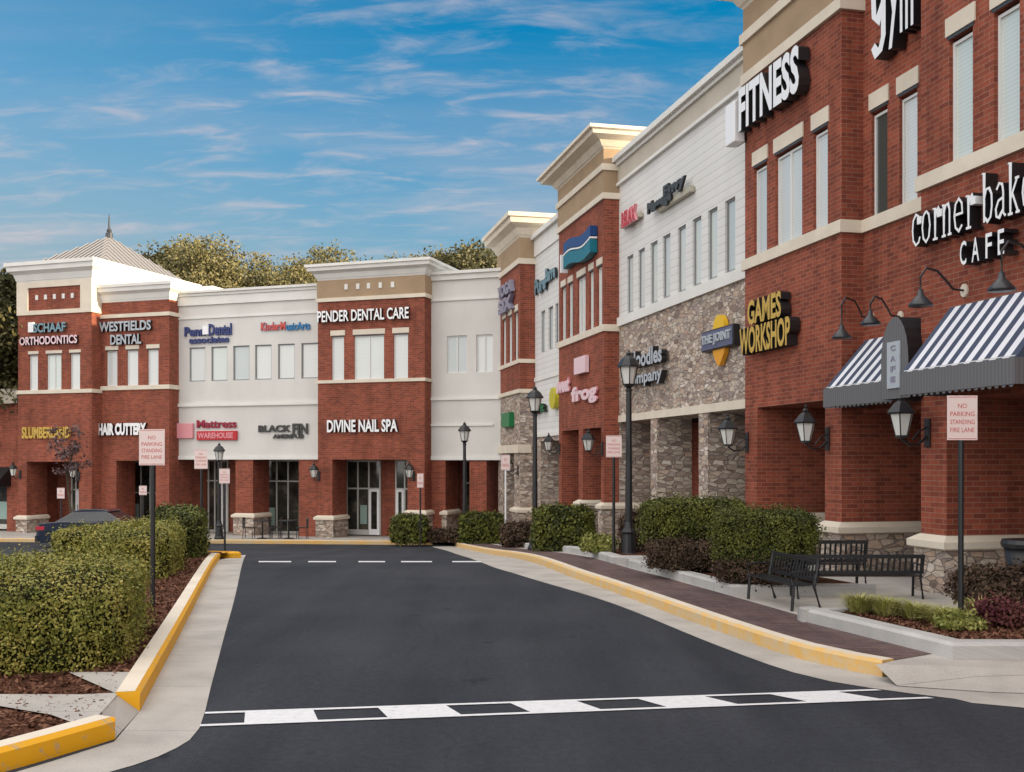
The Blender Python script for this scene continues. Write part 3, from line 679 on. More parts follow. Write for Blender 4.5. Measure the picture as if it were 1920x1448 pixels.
# --- narrow white building
a4, b4 = R.S(1003, tw2)-.6, a2
B = thing('shop_building', R, (a4+b4)/2, tw2, -1.3, 'narrow white building squeezed between two brick blocks, three slim upper windows', 'building', 'shop buildings')
wn = [(R.S(1014, tw2), R.S(1022, tw2)), (R.S(1028, tw2), R.S(1037, tw2)), (R.S(1041, tw2), R.S(1047, tw2))]
mb = MB(); wall(mb, a4, b4, 2.83, 9.25, tw2, [(a, b, 5.72, 7.17, .12) for a, b in wn]); rear(B, a4, b4, tw2+11.8, 9.79); mb.face([(a4, tw2, 9.8), (b4, tw2, 9.8), (b4, tw2+12, 9.8), (a4, tw2+12, 9.8)]); mb.build('wall', 'siding_white', B)
mb = MB(); wall(mb, a4, b4, -1.7, 2.83, tw2+.03, [(a4+1.3, b4-.5, -1.7, 2.6, 1.2)]); mb.box(a4, b4, tw2+1.9, tw2+2, -1.7, 2.82); mb.build('stone_facing', 'stone', B)
mb = MB(); mb.box(a4, b4, tw2-.05, tw2+.05, 9.25, 9.85); mb.box(a4, b4, tw2-.18, tw2+.3, 9.85, 10.02); mb.box(a4, b4, tw2-.04, tw2+.01, 4.75, 4.9); mb.box(a4, b4, tw2-.05, tw2+.028, 2.76, 2.90); mb.build('parapet', 'trim_white', B)
for a, b in wn: window(B, a, b, 5.72, 7.17, tw2, frame='reveal_shade_frame')
storefront(B, a4+1.3, b4-.5, -1.2, 2.6, tw2+1.8, 3, 1)
# --- brick and stone block at the inner corner
a5, b5 = R.S(934, t3), R.S(975, t3)
B = thing('brick_building', R, (a5+b5)/2, t3, -1.4, 'brick block on a stone-clad lower storey at the inner corner of the row', 'building', 'shop buildings')
wn = [(R.S(943, t3), R.S(948.5, t3)), (R.S(953.5, t3), R.S(960, t3)), (R.S(965, t3), R.S(971, t3))]
mb = MB(); shell(mb, a5, b5, 4.45, 10.4, t3, 8, [(a, b, 5.58, 7.32, .12) for a, b in wn]); mb.build('wall', 'brick', B)
mb = MB(); shell(mb, a5, b5, -1.8, 4.45, t3, 8, [(R.S(943, t3), R.S(964, t3), -1.8, 2.2, 1.2)]); mb.box(a5+.03, b5-.03, t3+1.9, t3+2, -1.8, 2.19); mb.build('stone_facing', 'stone', B)
mb = MB(); belt(mb, a5, b5, 5.44, 5.58, t3, 4, .06); belt(mb, a5, b5, 4.36, 4.50, t3, 4, .08); belt(mb, a5, b5, 9.0, 9.2, t3, 8, .07); belt(mb, a5, b5, 2.2, 2.5, t3, .4, .10); mb.build('moulding', 'trim_cream', B)
mb = MB(); belt(mb, a5, b5, 9.2, 9.95, t3, 8, .03); mb.build('frieze', 'stucco_tan', B)
mb = MB(); cornice(mb, a5, b5, 9.93, 10.75, t3, 8, .55); mb.build('cornice', 'trim_cream', B)
for a, b in wn: window(B, a, b, 5.58, 7.32, t3); lintel(B, a-.04, b+.04, 7.32, 7.6, t3)
pier_base(B, R.S(964, t3), b5, t3, t3+1.2, -1.6, .2)
storefront(B, R.S(943, t3), R.S(964, t3), -1.4, 2.15, t3+1.8, 3)

# ------------------------------------------------------------------ buildings : across the end of the street
tF, tP = 39.28, 38.6
def fz(px, row, t): return FF.Z(px, row, t)
# white, right of the dental pavilion
xa, xb = FF.S(808, tF)-.2, FF.S(935, tF)
B = thing('shop_building', FF, (xa+xb)/2, tF, -1.5, 'plain white two-window section in the inner corner behind the street lamp', 'building', 'shop buildings')
zb = fz(870, 862, tF); zt = fz(870, 508, tF); w5 = [(FF.S(838, tF), FF.S(876, tF)), (FF.S(893, tF), FF.S(924, tF))]
zw0, zw1 = fz(870, 699, tF), fz(870, 629, tF)
mb = MB(); wall(mb, xa, xb+1.5, zb, zt-.3, tF, [(a, b, zw0, zw1, .12) for a, b in w5]); mb.face([(xa, tF, zt-.5), (xb+1.5, tF, zt-.5), (xb+1.5, tF+12, zt-.5), (xa, tF+12, zt-.5)]); mb.build('wall', 'stucco_white', B); rear(B, xa, xb, tF+11.8, zt-.52)
mb = MB(); mb.box(xa, xb+1.5, tF-.06, tF, fz(870, 563, tF), fz(870, 558, tF)); mb.box(xa, xb+1.5, tF-.1, tF+.3, fz(870, 524, tF), zt-.12); mb.box(xa, xb+1.5, tF-.2, tF+.3, zt-.12, zt)
mb.box(xa, xb+1.5, tF-.07, tF, fz(870, 750, tF), fz(870, 745, tF)); mb.box(xa, FF.S(925, tF), tF-.06, tF, fz(870, 799, tF), fz(870, 795, tF)); mb.box(xa, xb+1.5, tF-.05, tF, zb-.02, zb+.14); mb.build('parapet', 'trim_white', B)
for a, b in w5: window(B, a, b, zw0, zw1, tF, 2)
mb = MB(); mb.box(xa, FF.S(835, tF), tF+.02, tF+1.4, -2, zb-.02); mb.box(FF.S(880, tF), FF.S(912, tF), tF+.02, tF+1.4, -2, zb-.02); mb.box(xa, xb+1.5, tF+2.2, tF+2.3, -2, zb-.02); mb.build('pier', 'brick', B)
mb = MB(); mb.box(xa+.2, xb, tF+.01, tF+2.19, zb-.015, zb+.05); mb.build('soffit', 'interior_dark', B)
pier_base(B, xa+.75, FF.S(835, tF), tF+.02, tF+1.4, -1.7, fz(820, 958, tF))
storefront(B, FF.S(838, tF), FF.S(882, tF+1), -1.4, zb-.03, tF+2.1, 3)
# brick dental pavilion
xa, xb = FF.S(596, tP), FF.S(796, tP)
B = thing('brick_building', FF, (xa+xb)/2, tP, -1.5, 'brick block facing down the street between dental care sign and nail spa sign', 'building', 'shop buildings')
Q = lambda row, px=700: fz(px, row, tP)
zs = Q(711); ztop = Q(492)
wn = [(FF.S(622, tP), FF.S(645, tP), 1), (FF.S(664, tP), FF.S(720, tP), 2), (FF.S(738, tP), FF.S(765, tP), 1)]
wh = Q(629)
mb = MB(); shell(mb, xa, xb, -2, ztop-.3, tP, 5.2, [(FF.S(623, tP), FF.S(764, tP), -2, Q(862), 1.25)]+[(a, b, zs, wh, .12) for a, b, n in wn]); mb.build('wall', 'brick', B)
mb = MB(); belt(mb, xa, xb, Q(717), zs, tP, 1.2, .06); belt(mb, xa, xb, Q(562), Q(555), tP, 5.2, .07); mb.build('moulding', 'trim_cream', B)
mb = MB(); belt(mb, xa, xb, Q(555), Q(521), tP, 5.2, .03); mb.build('frieze', 'stucco_tan', B)
mb = MB(); cornice(mb, xa, xb, Q(521), ztop, tP, 5.2, .40); mb.build('cornice', 'trim_white', B)
for a, b, n in wn: window(B, a, b, zs, wh, tP, n); lintel(B, a-.05, b+.05, wh, wh+.26, tP)
for p in (650, 672, 692, 714, 737):
    m = MB(); x = FF.S(p, tP); zz = fz(p, 539-(p-650)*.05, tP); m.box(x-.07, x+.07, tP-.06, tP-.031, zz-.10, zz+.12); m.build('ornament', 'trim_white', B)
mb = MB(); mb.box(xa+.03, xb-.03, tP+2.4, tP+2.5, -2, Q(862)); mb.box(FF.S(712, tP+2), FF.S(742, tP+2), tP+2.1, tP+2.35, -2, Q(862)); mb.build('arcade_wall', 'brick', B)
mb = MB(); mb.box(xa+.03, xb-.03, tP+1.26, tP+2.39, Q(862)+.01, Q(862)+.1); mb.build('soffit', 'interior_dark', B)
storefront(B, FF.S(650, tP+2), FF.S(712, tP+2), -1.2, Q(862)-.02, tP+2.05, 3, 2, tran=.62, poster=1); storefront(B, FF.S(742, tP+2), FF.S(775, tP+2), -1.2, Q(862)-.02, tP+2.05, 2, 0, tran=.62)
pier_base(B, xa, FF.S(623, tP), tP, tP+1.25, -1.7, Q(968, 610)); pier_base(B, FF.S(764, tP), xb, tP, tP+1.25, -1.7, Q(958, 780))
# white, left of it
xa, xb = FF.S(331, tF), FF.S(596, tP)+.3
B = thing('shop_building', FF, (xa+xb)/2, tF, -1.5, 'wide white stucco section with six upper windows and four coloured shop signs', 'building', 'shop buildings')
Q = lambda row, px=460: fz(px, row, tF)
zb, zt = Q(861), Q(541); zw0, zw1 = Q(713), Q(648)
w3 = [(FF.S(p, tF), FF.S(p, tF)+.80) for p in (355, 396, 437, 478, 521, 565)]
mb = MB(); wall(mb, xa, xb, zb, zt-.2, tF, [(a, b, zw0, zw1, .12) for a, b in w3]); mb.face([(xa, tF, zt-.4), (xb, tF, zt-.4), (xb, tF+12, zt-.4), (xa, tF+12, zt-.4)]); mb.build('wall', 'stucco_white', B); rear(B, xa, xb, tF+11.8, zt-.52)
mb = MB(); mb.box(xa, xb, tF-.05, tF, Q(594), Q(590)); mb.box(xa, xb, tF-.08, tF+.3, Q(568), zt-.22); mb.box(xa, xb, tF-.14, tF+.3, zt-.22, zt-.1); mb.box(xa, xb, tF-.22, tF+.3, zt-.1, zt)
mb.box(xa, xb, tF-.08, tF, Q(761), Q(755)); mb.box(xa, xb, tF-.05, tF, zb-.02, zb+.14); mb.build('parapet', 'trim_white', B)
for i, (a, b) in enumerate(w3): window(B, a, b, zw0, zw1, tF, 1, frame='reveal_shade_frame')
mb = MB()
for p, q in ((318, 330), (441, 474), (560, 597)): mb.box(max(FF.S(p, tF), xa), min(FF.S(q, tF), xb), tF+.02, tF+1.3, -2, zb-.02)
mb.box(xa, xb, tF+2.2, tF+2.3, -2, zb-.02); mb.build('pier', 'brick', B)
mb = MB(); mb.box(xa, xb-.4, tF+.01, tF+2.19, zb-.015, zb+.05); mb.build('soffit', 'interior_dark', B)
storefront(B, FF.S(352, tF+1), FF.S(425, tF+2), -1.4, zb-.03, tF+2.1, 4, 3, poster=0); storefront(B, FF.S(496, tF+2), FF.S(560, tF+2), -1.4, zb-.03, tF+2.1, 3, poster=0)
pier_base(B, FF.S(441, tF), FF.S(474, tF), tF+.02, tF+1.3, -1.7, fz(470, 964, tF))
# brick, second pavilion from the left
xa, xb = FF.S(184, tP), FF.S(317, tP)
B = thing('brick_building', FF, (xa+xb)/2, tP, -1.5, 'brick block with three tall upper windows between the roof tower and the white section', 'building', 'shop buildings')
Q = lambda row, px=250: fz(px, row, tP)
zs, wh = Q(723), Q(657); z1 = Q(590)
wn = [(FF.S(200, tP), FF.S(220, tP)), (FF.S(238, tP), FF.S(259, tP)), (FF.S(277, tP), FF.S(297, tP))]
mb = MB(); shell(mb, xa-.4, xb, -2, Q(540), tP, 5, [(FF.S(218, tP), FF.S(292, tP), -2, Q(864), 1.25)]+[(a, b, zs, wh, .12) for a, b in wn]); mb.build('wall', 'brick', B)
mb = MB(); belt(mb, xa-.4, xb, Q(731), zs, tP, 1, .06); belt(mb, xa-.4, xb, Q(595), Q(588), tP, 3, .06); mb.build('moulding', 'trim_cream', B)
mb = MB(); cornice(mb, xa-.4, xb, Q(565), Q(533), tP, 5, .34); mb.box(xa, xb+.1, tP+3, tP+9, Q(560), Q(520)); mb.build('cornice', 'trim_white', B)
for a, b in wn: window(B, a, b, zs, wh, tP); lintel(B, a-.06, b+.06, wh, wh+.22, tP)
mb = MB(); mb.box(xa+.03, xb-.03, tP+2.4, tP+2.5, -2, Q(864)); mb.build('arcade_wall', 'brick', B)
storefront(B, FF.S(222, tP+2), FF.S(292, tP+2), -1.3, Q(864)-.02, tP+2.3, 4, 0, tran=.55, poster=1)
pier_base(B, FF.S(292, tP), xb, tP, tP+1.25, -1.7, Q(968, 300))
# brick tower with the metal roof
tT = 38.0
xa, xb = FF.S(34, tT), FF.S(172, tT)
B = thing('brick_building', FF, (xa+xb)/2, tT, -1.5, 'brick tower block with a grey metal pyramid roof and spire at the left end', 'building', 'shop buildings')
Q = lambda row, px=100: fz(px, row, tT)
zs, wh = Q(731), Q(665)
wn = [(FF.S(55, tT), FF.S(71, tT), 1), (FF.S(88, tT), FF.S(115, tT), 2), (FF.S(132, tT), FF.S(150, tT), 1)]
mb = MB(); shell(mb, xa, xb, -2, Q(525), tT, 7, [(FF.S(50, tT), FF.S(148, tT), -2, Q(866), 1.25)]+[(a, b, zs, wh, .12) for a, b, n in wn]); mb.build('wall', 'brick', B)
mb = MB(); belt(mb, xa, xb, Q(738), zs, tT, 1, .06)
z0_, z1_ = Q(589), Q(527); pa, pb = FF.S(54, tT), FF.S(152, tT)
mb.box(xa-.03, pa, tT-.06, tT, z0_, z1_); mb.box(pb, xb+.03, tT-.06, tT, z0_, z1_); mb.box(pa, pb, tT-.06, tT, z0_, Q(581)); mb.box(pa, pb, tT-.06, tT, Q(538), z1_)
mb.box(xb, xb+.03, tT, tT+7, z0_, z1_); mb.build('moulding', 'trim_cream', B)
for i in range(5):
    m = MB(); x = pa+(pb-pa)*(.16+.17*i); m.box(x-.07, x+.07, tT-.03, tT-.002, Q(561), Q(552)); m.build('ornament', 'trim_white', B)
mb = MB(); cornice(mb, xa, xb, Q(529), Q(491), tT, 7, .42); mb.build('cornice', 'trim_white', B)
mb = MB(); tR = tT+.9; fx1 = xb-.1; fx0 = fx1-5.0; zE = Q(491)-.08; zA = EYE+(HOR-437)*50.3/F; mx_, my_ = (fx0+fx1)/2, tR+3.4; y1 = tR+6.8
mb.box(fx0+.3, fx1-.3, tR+.3, y1-.3, Q(525), zE-.001)
cor = [(fx0, tR), (fx1, tR), (fx1, y1), (fx0, y1)]
roofm = MB(); n_ = 18
for c0, c1 in zip(cor, cor[1:]+cor[:1]):
    roofm.face([(c0[0], c0[1], zE), (c1[0], c1[1], zE), (mx_, my_, zA)])
    for i in range(1, n_):                       # standing seams run straight up each slope
        u = i/n_; x = c0[0]+(c1[0]-c0[0])*u; y = c0[1]+(c1[1]-c0[1])*u; hh = 1-abs(2*u-1)
        mid = ((c0[0]+c1[0])/2, (c0[1]+c1[1])/2); ex = x+(mx_-mid[0])*hh; ey = y+(my_-mid[1])*hh; ez = zE+(zA-zE)*hh
        roofm.tube([(x, y, zE+.03), (ex, ey, ez+.03)], .035, 4)
roofm.face([(c[0], c[1], zE) for c in reversed(cor)])
ro = roofm.build('roof', 'metal_roof', B)
mb.build('roof_drum', 'trim_white', B)
sp = MB(); sp.lathe(mx_, my_, [(.18, zA-.2), (.16, zA+.15), (.10, zA+.2), (.12, zA+.3), (.05, zA+.4), (.035, zA+.85), (.005, zA+1.1)], 10); sp.build('spire', 'dark_metal', ro)
for a, b, n in wn: window(B, a, b, zs, wh, tT, n); lintel(B, a-.05, b+.05, wh, wh+.18, tT)
mb = MB(); mb.box(xa+.03, xb-.03, tT+2.4, tT+2.5, -2, Q(866)); mb.build('arcade_wall', 'brick', B)
storefront(B, FF.S(97, tT+1), FF.S(150, tT+2), -1.3, Q(866)-.02, tT+2.3, 3, 1, tran=.6)
pier_base(B, xa, FF.S(50, tT), tT, tT+1.25, -1.7, Q(968, 50)); pier_base(B, FF.S(148, tT), xb, tT, tT+1.25, -1.7, Q(968, 50))
# low wing beyond the tower
tL = 38.7; xb = FF.S(36, tL); xa = xb-16; Q = lambda row, px=10: fz(px, row, tL)
B = thing('brick_building', FF, xb-3, tL, -1.5, 'low single-storey brick wing at the far left edge with a dark awning', 'building', 'shop buildings')
mb = MB(); shell(mb, xa, xb, -2, Q(735), tL, 10, [(xb-2.4, xb-.7, -2, Q(885), .25)]); mb.build('wall', 'brick', B)
mb = MB(); mb.box(xa, xb-.01, tL-.14, tL+.2, Q(757), Q(730)); mb.build('parapet', 'trim_cream', B)
storefront(B, xb-2.4, xb-.7, -1.2, Q(885), tL+.2, 2, 0, tran=.9, poster=1)
mb = MB(); za, zb_ = Q(880), Q(912)
mb.hexa([(xb-3, tL-.8, zb_), (xb-.45, tL-.8, zb_), (xb-.45, tL-.01, zb_), (xb-3, tL-.01, zb_)], [(xb-3, tL-.75, zb_+.25), (xb-.45, tL-.75, zb_+.25), (xb-.45, tL-.01, za+.1), (xb-3, tL-.01, za+.1)]); mb.build('awning', 'black_plastic', B)

# ------------------------------------------------------------------ wall signs
# stroke lettering for the typewriter-style bakery sign
GL = {
 'c': (.62, [[(.56, .50), (.50, .66), (.30, .72), (.10, .60), (.04, .36), (.10, .12), (.30, 0), (.50, .05), (.60, .17)]], [(.56, .56)]),
 'o': (.62, [[(.32, .72), (.12, .62), (.04, .36), (.12, .10), (.32, 0), (.52, .10), (.60, .36), (.52, .62), (.32, .72)]], []),
 'r': (.58, [[(.06, .70), (.24, .70), (.24, .02)], [(.08, .0), (.42, .0)], [(.24, .44), (.34, .64), (.48, .70), (.56, .62)]], [(.54, .56)]),
 'n': (.72, [[(.02, .70), (.16, .70), (.16, .02)], [(.02, 0), (.30, 0)], [(.16, .50), (.30, .68), (.46, .70), (.56, .56), (.56, .02)], [(.44, 0), (.70, 0)]], []),
 'e': (.62, [[(.06, .38), (.58, .38), (.54, .60), (.34, .72), (.12, .62), (.04, .36), (.12, .10), (.34, 0), (.56, .12)]], []),
 'b': (.68, [[(.0, 1.05), (.14, 1.05), (.14, .0)], [(.14, .50), (.28, .70), (.46, .70), (.60, .56), (.62, .30), (.54, .08), (.36, 0), (.14, .12)]], []),
 'a': (.66, [[(.10, .60), (.26, .72), (.44, .68), (.50, .52), (.50, .08), (.64, .0)], [(.50, .40), (.22, .36), (.06, .20), (.10, .04), (.26, 0), (.50, .16)]], []),
 'k': (.68, [[(.0, 1.05), (.14, 1.05), (.14, .02)], [(.0, 0), (.28, 0)], [(.54, .70), (.16, .32)], [(.26, .42), (.58, .02)], [(.42, .70), (.66, .70)], [(.46, 0), (.70, 0)]], []),
 'y': (.66, [[(.10, .70), (.34, .06)], [(.58, .70), (.28, -.14), (.12, -.28), (.02, -.26)], [(0, .70), (.22, .70)], [(.46, .70), (.68, .70)]], []),
}
def ribbon(mb, pts, w_, y0, y1):
    P_ = [Vector(p) for p in pts]; Lp, Rp = [], []
    for i, p in enumerate(P_):
        d = (P_[min(i+1, len(P_)-1)]-P_[max(i-1, 0)]).normalized(); n = Vector((-d.y, d.x))
        k = 1.0
        if 0 < i < len(P_)-1:
            a = (P_[i]-P_[i-1]).normalized(); k = 1/max(.6, abs(a.dot(d)))
        Lp.append(p+n*w_/2*k); Rp.append(p-n*w_/2*k)
    for i in range(len(P_)-1):
        a, b, c, d = Rp[i], Rp[i+1], Lp[i+1], Lp[i]
        mb.mi = 0; mb.face([(q.x, y0, q.y) for q in (a, b, c, d)])
        mb.mi = 1; mb.face([(a.x, y0, a.y), (a.x, y1, a.y), (b.x, y1, b.y), (b.x, y0, b.y)]); mb.face([(c.x, y0, c.y), (c.x, y1, c.y), (d.x, y1, d.y), (d.x, y0, d.y)])
    mb.mi = 1
    for a, b in ((Rp[0], Lp[0]), (Rp[-1], Lp[-1])): mb.face([(a.x, y0, a.y), (b.x, y0, b.y), (b.x, y1, b.y), (a.x, y1, a.y)])
tl = t0-.22
xA = R.S(1710, tl); o = thing('shop_sign', R, xA+1.5, t0-.02, 4.4, 'white typewriter lettering of a corner bakery on black boxes over the striped awning', 'sign')
# letter heights from the photograph: x-height and baseline at 1710 px and 1905 px
zb0, zb1 = R.Z(1712, 462, tl), R.Z(1905, 382+14, tl)
zbase = R.Z(1712, 462, tl); xh = (R.Z(1712, 405, tl)-zbase)/.72
word = 'corner bakery'; wd = [GL[c][0]+.12 if c != ' ' else .40 for c in word]
x_k = R.S(1916, tl); tot = sum(wd[:10]); sc_ = (x_k-xA)/tot; x = xA
for i, c in enumerate(word):
    if c != ' ':
        mb = MB()
        for j, st in enumerate(GL[c][1]): ribbon(mb, [(x+a*sc_, zbase+b*xh) for a, b in st], .085*sc_*1.25, tl-.001*j, t0-.04)
        for a, b in GL[c][2]: mb.mi = 0; cx_, cz_ = x+a*sc_, zbase+b*xh; mb.hexa([(cx_-.05, tl-.004, cz_-.05), (cx_+.05, tl-.004, cz_-.05), (cx_+.05, tl-.004, cz_+.05), (cx_-.05, tl-.004, cz_+.05)][::1], [(cx_-.05, t0-.05, cz_-.05), (cx_+.05, t0-.05, cz_-.05), (cx_+.05, t0-.05, cz_+.05), (cx_-.05, t0-.05, cz_+.05)])
        mb.build('letter', ['letter_white', 'black_plastic'], o)
    x += wd[i]*sc_
o = thing('shop_sign', R, R.S(1840, tl), t0-.02, 4.1, 'small widely spaced white cafe lettering under the bakery name', 'sign')
zc0, zc1 = R.Z(1808, 497, tl), R.Z(1808, 452, tl)
for c, p, q in (('C', 1801, 1813), ('A', 1823, 1837), ('F', 1849, 1861), ('E', 1872, 1884)):
    mb = MB(); letters(mb, c, R.S(p, tl), R.S(q, tl), zc0, zc1, t0-.03, .2, bold=.01); mb.build('letter', ['letter_white', 'black_plastic'], o)
def sgn(label, fr, y, lines, **k): return sign('shop_sign', fr, y, lines, label, **k)[0]
t1s = t1-.24
sgn('big white FITNESS letters with black sides high on the brick block beside the white building', R, t1-.03, [('FITNESS', 1404, 1519, 82, 172)], thick=.22, bold=.035)
o = thing('shop_sign', R, x_p1a+.05, t1-.03, 8.2, 'tall white box at the far end of the fitness lettering', 'sign'); mb = MB(); mb.box(x_p1a-.34, x_p1a+.10, t1-.28, t1-.05, 8.28, 9.10); mb.build('panel', 'letter_white', o, bevel=.02)
mb = MB(); mb.box(x_p1a-.32, x_p1a+.08, t1-.049, t1-.005, 8.3, 9.08); mb.build('back_box', 'black_plastic', o)
o = thing('shop_sign', R, R.S(1680, tr), tr-.03, 8.4, 'white lower-case gym lettering at the top edge, cut by the frame', 'sign')
zt_ = R.Z(1640, 98, tr-.3)
yg = tr-.29; xg, wg_ = R.S(1635, yg), R.S(1659, yg)-R.S(1635, yg); zg0 = R.Z(1650, 96, yg); hg = R.Z(1650, -80, yg)-zg0; mb = MB()
for j_, st in enumerate(([(.88, 1.0), (.88, .14), (.66, .02), (.34, .0), (.08, .10)], [(.88, .86), (.62, .98), (.26, .92), (.10, .66), (.16, .42), (.46, .34), (.88, .50)])): ribbon(mb, [(xg+a*wg_, zg0+b*hg) for a, b in st], .13, yg-.001*j_, tr-.04)
mb.build('letter', ['letter_white', 'black_plastic'], o)
for c, p, q, r0, r1 in (('y', 1662, 1683, -60, 80), ('m', 1684, 1709, -70, 45)):
    mb = MB(); letters(mb, c, R.S(p, tr-.3), R.S(q, tr-.3), R.Z(q, r1, tr-.3), R.Z(q, r0, tr-.3), tr-.03, .24, bold=.02); mb.build('letter', ['letter_white', 'black_plastic'], o)
sgn('gold two-line lettering with deep black sides on brick beside the stone wall', R, t1-.03, [('GAMES', 1419, 1483, 545, 594), ('WORKSHOP', 1404, 1500, 592, 647)], face='gold', thick=.2, bold=.03)
def back(o, fr, y, px0, px1, r0, r1, m='black_plastic', th=.10, name='back_box'):
    b = MB(); b.box(fr.S(px0, y), fr.S(px1, y), y-th, y-.005, fr.Z(px1, r1, y), fr.Z(px1, r0, y)); return b.build(name, m, o, bevel=.01)
o = sgn('small red lettering on a cream raceway at the far end of the white siding', R, tw1-.16, [('RELAX', 1170, 1196, 382, 412)], face='red', side='pink', thick=.08); back(o, R, tw1-.02, 1171, 1206, 398, 407, 'beige', .13)
o = sgn('dark two-part lettering on a beige raceway in the middle of the white siding', R, tw1-.16, [('Massage', 1217, 1262, 352, 380), ('Envy', 1247, 1288, 322, 352)], face='grey_dark', thick=.06, bold=.06); back(o, R, tw1-.02, 1240, 1303, 348, 360, 'beige', .13)
o = sgn('two rows of dark blue-grey lettering on stone behind the tall street lamp', R, tw1-.06, [('Noodles', 1190, 1252, 644, 678), ('Company', 1184, 1252, 686, 718)], face='silver', thick=.16, bold=.03)
# diamond emblem
o = thing('shop_sign', R, R.S(1347, tw1), tw1, 4.2, 'yellow diamond emblem crossed by a blue banner on the stone wall', 'sign')
y_ = tw1-.13; xl, xr, xc = R.S(1318, y_), R.S(1378, y_), R.S(1346, y_)
zt_, zb_, zm1, zm0 = R.Z(1346, 589, y_), R.Z(1346, 686, y_), R.Z(1346, 616, y_), R.Z(1346, 655, y_)
def prism(mb, pts, y0, y1): mb.hexa([(a, y1, b) for a, b in pts], [(a, y0, b) for a, b in pts])
mb = MB(); prism(mb, [(xc+.02+.30*cos(pi*k/10), zm1-.02+(zt_-zm1)*sin(pi*k/10)) for k in range(11)], y_, tw1-.02); mb.build('emblem', 'yellow', o)
mb = MB(); prism(mb, [(xc-.30, zm0+.02), (xc-.24, zm0-.12), (xc-.02, zb_), (xc+.08, zb_), (xc+.30, zm0-.12), (xc+.36, zm0+.02)][::-1], y_, tw1-.02); mb.build('emblem', 'orange', o)
mb = MB(); mb.box(xl, xr, y_-.04, tw1-.02, zm0, zm1); mb.build('banner', 'black_plastic', o, bevel=.01)
mb = MB(); mb.box(xl+.03, xr-.03, y_-.05, y_-.041, zm0+.03, zm1-.03); mb.build('face_panel', 'banner_blue', o)
mb = MB(); letters(mb, 'THE JOINT', xl+.07, xr-.07, zm0+.10, zm1-.10, y_-.051, .03); mb.build('lettering', ['silver', 'silver'], o)

# blue wave sign
o = thing('shop_sign', R, R.S(1080, t2), t2, 7.7, 'blue and teal wave-shaped sign with a white mast high on the narrow brick block', 'sign')
y_ = t2-.24; xl, xr = R.S(1056, y_), R.S(1106, y_); za = R.Z(1106, 424, y_); zb_ = R.Z(1106, 474, y_); hh = za-zb_
def wave(z_lo, z_hi, m, k, nm):
    mb = MB(); n = 10; top = [(xl+(xr-xl)*i/n, z_hi+.08*sin(i/n*2*pi+k)) for i in range(n+1)]; bot = [(xl+(xr-xl)*i/n, z_lo+.08*sin(i/n*2*pi+k)) for i in range(n+1)]
    for i in range(n): prism(mb, [bot[i], bot[i+1], top[i+1], top[i]], y_, t2-.02)
    mb.build(nm, m, o)
wave(zb_+.62*hh, za, 'blue', .3, 'wave_panel'); wave(zb_+.0*hh, zb_+.48*hh, 'teal', .3, 'wave_panel'); wave(zb_+.52*hh, zb_+.585*hh, 'letter_white', .3, 'stripe')
mb = MB(); mb.box(xl-.30, xl-.20, y_-.02, t2-.02, zb_-.05, za-.25); mb.build('mast', 'letter_white', o)
o = sgn('chunky pale pink lettering with a small square logo on the narrow brick block', R, t2-.03, [('sweet', 1046, 1070, 706, 734), ('frog', 1074, 1122, 716, 754)], face='light_pink', side='pink', thick=.06, bold=.05); back(o, R, t2-.02, 1084, 1105, 666, 698, 'light_pink', .14, 'logo')
o = sgn('slanting dark lettering near the top of the narrow white building', R, tw2-.04, [('Pure', 1006, 1027, 512, 542), ('Barre', 1026, 1045, 492, 520)], face='steel_teal', thick=.08, bold=.05)
o = thing('shop_sign', R, R.S(1035, tw2), tw2, 3.6, 'yellow-green oval sign low on the narrow white building', 'sign')
mb = MB(); xc = R.S(1035, tw2-.2); zc_ = R.Z(1035, 747, tw2-.2); prism(mb, [(xc+.38*cos(a*pi/8), zc_+.36*sin(a*pi/8)) for a in range(16)], tw2-.2, tw2-.02); mb.build('panel', 'olive_yellow', o)
o = sgn('small blue and green lettering beside the yellow-green oval', R, tw2-.04, [('Bee', 1004, 1013, 752, 776, 'navy'), ('Fit', 1014, 1026, 755, 772, 'green')], thick=.12, bold=.04)
o = sgn('two-line grey-violet lettering on the brick block at the inner corner', R, t3-.03, [('YOGA', 940, 966, 522, 546), ('SIX', 941, 966, 550, 578)], face='violet_grey', side='violet_grey', thick=.16, bold=.05)
o = thing('shop_sign', R, R.S(950, t3), t3, 3, 'small green awning sign on the stone wall at the inner corner', 'sign')
mb = MB(); y_ = t3-.15; mb.box(R.S(942, y_), R.S(957, y_), y_-.05, t3-.01, R.Z(957, 800, y_), R.Z(957, 773, y_)); mb.build('panel', 'green', o)
# far facade signs
sgn('teal and white two-line orthodontics sign on the tower block', FF, tT-.03, [('SCHAAF', 66, 126, 604, 622, 'steel_teal'), ('ORTHODONTICS', 40, 148, 628, 644, 'light_pink')], thick=.12, bold=.03)
o = thing('shop_sign', FF, FF.S(60, tT), tT, 6, 'small pale square logo beside the orthodontics lettering', 'sign'); mb = MB(); mb.box(FF.S(56, tT), FF.S(66, tT), tT-.12, tT-.01, fz(62, 624, tT), fz(62, 605, tT)); mb.build('panel', 'letter_white', o, bevel=.01)
sgn('grey two-line dental sign above three tall windows left of the white section', FF, tP-.03, [('WESTFIELDS', 189, 286, 600, 619, 'silver'), ('DENTAL', 210, 268, 626, 645, 'silver')], thick=.12, bold=.03)
sgn('gold lettering under the sill band of the tower block', FF, tT-.03, [('SLUMBERLAND', 43, 133, 800, 822)], face='gold', side='gold', thick=.08, bold=.03)
sgn('heavy white hair salon lettering above the arcade left of the white section', FF, tP-.03, [('HAIR CUTTERY', 187, 277, 793, 816)], thick=.12, bold=.06)
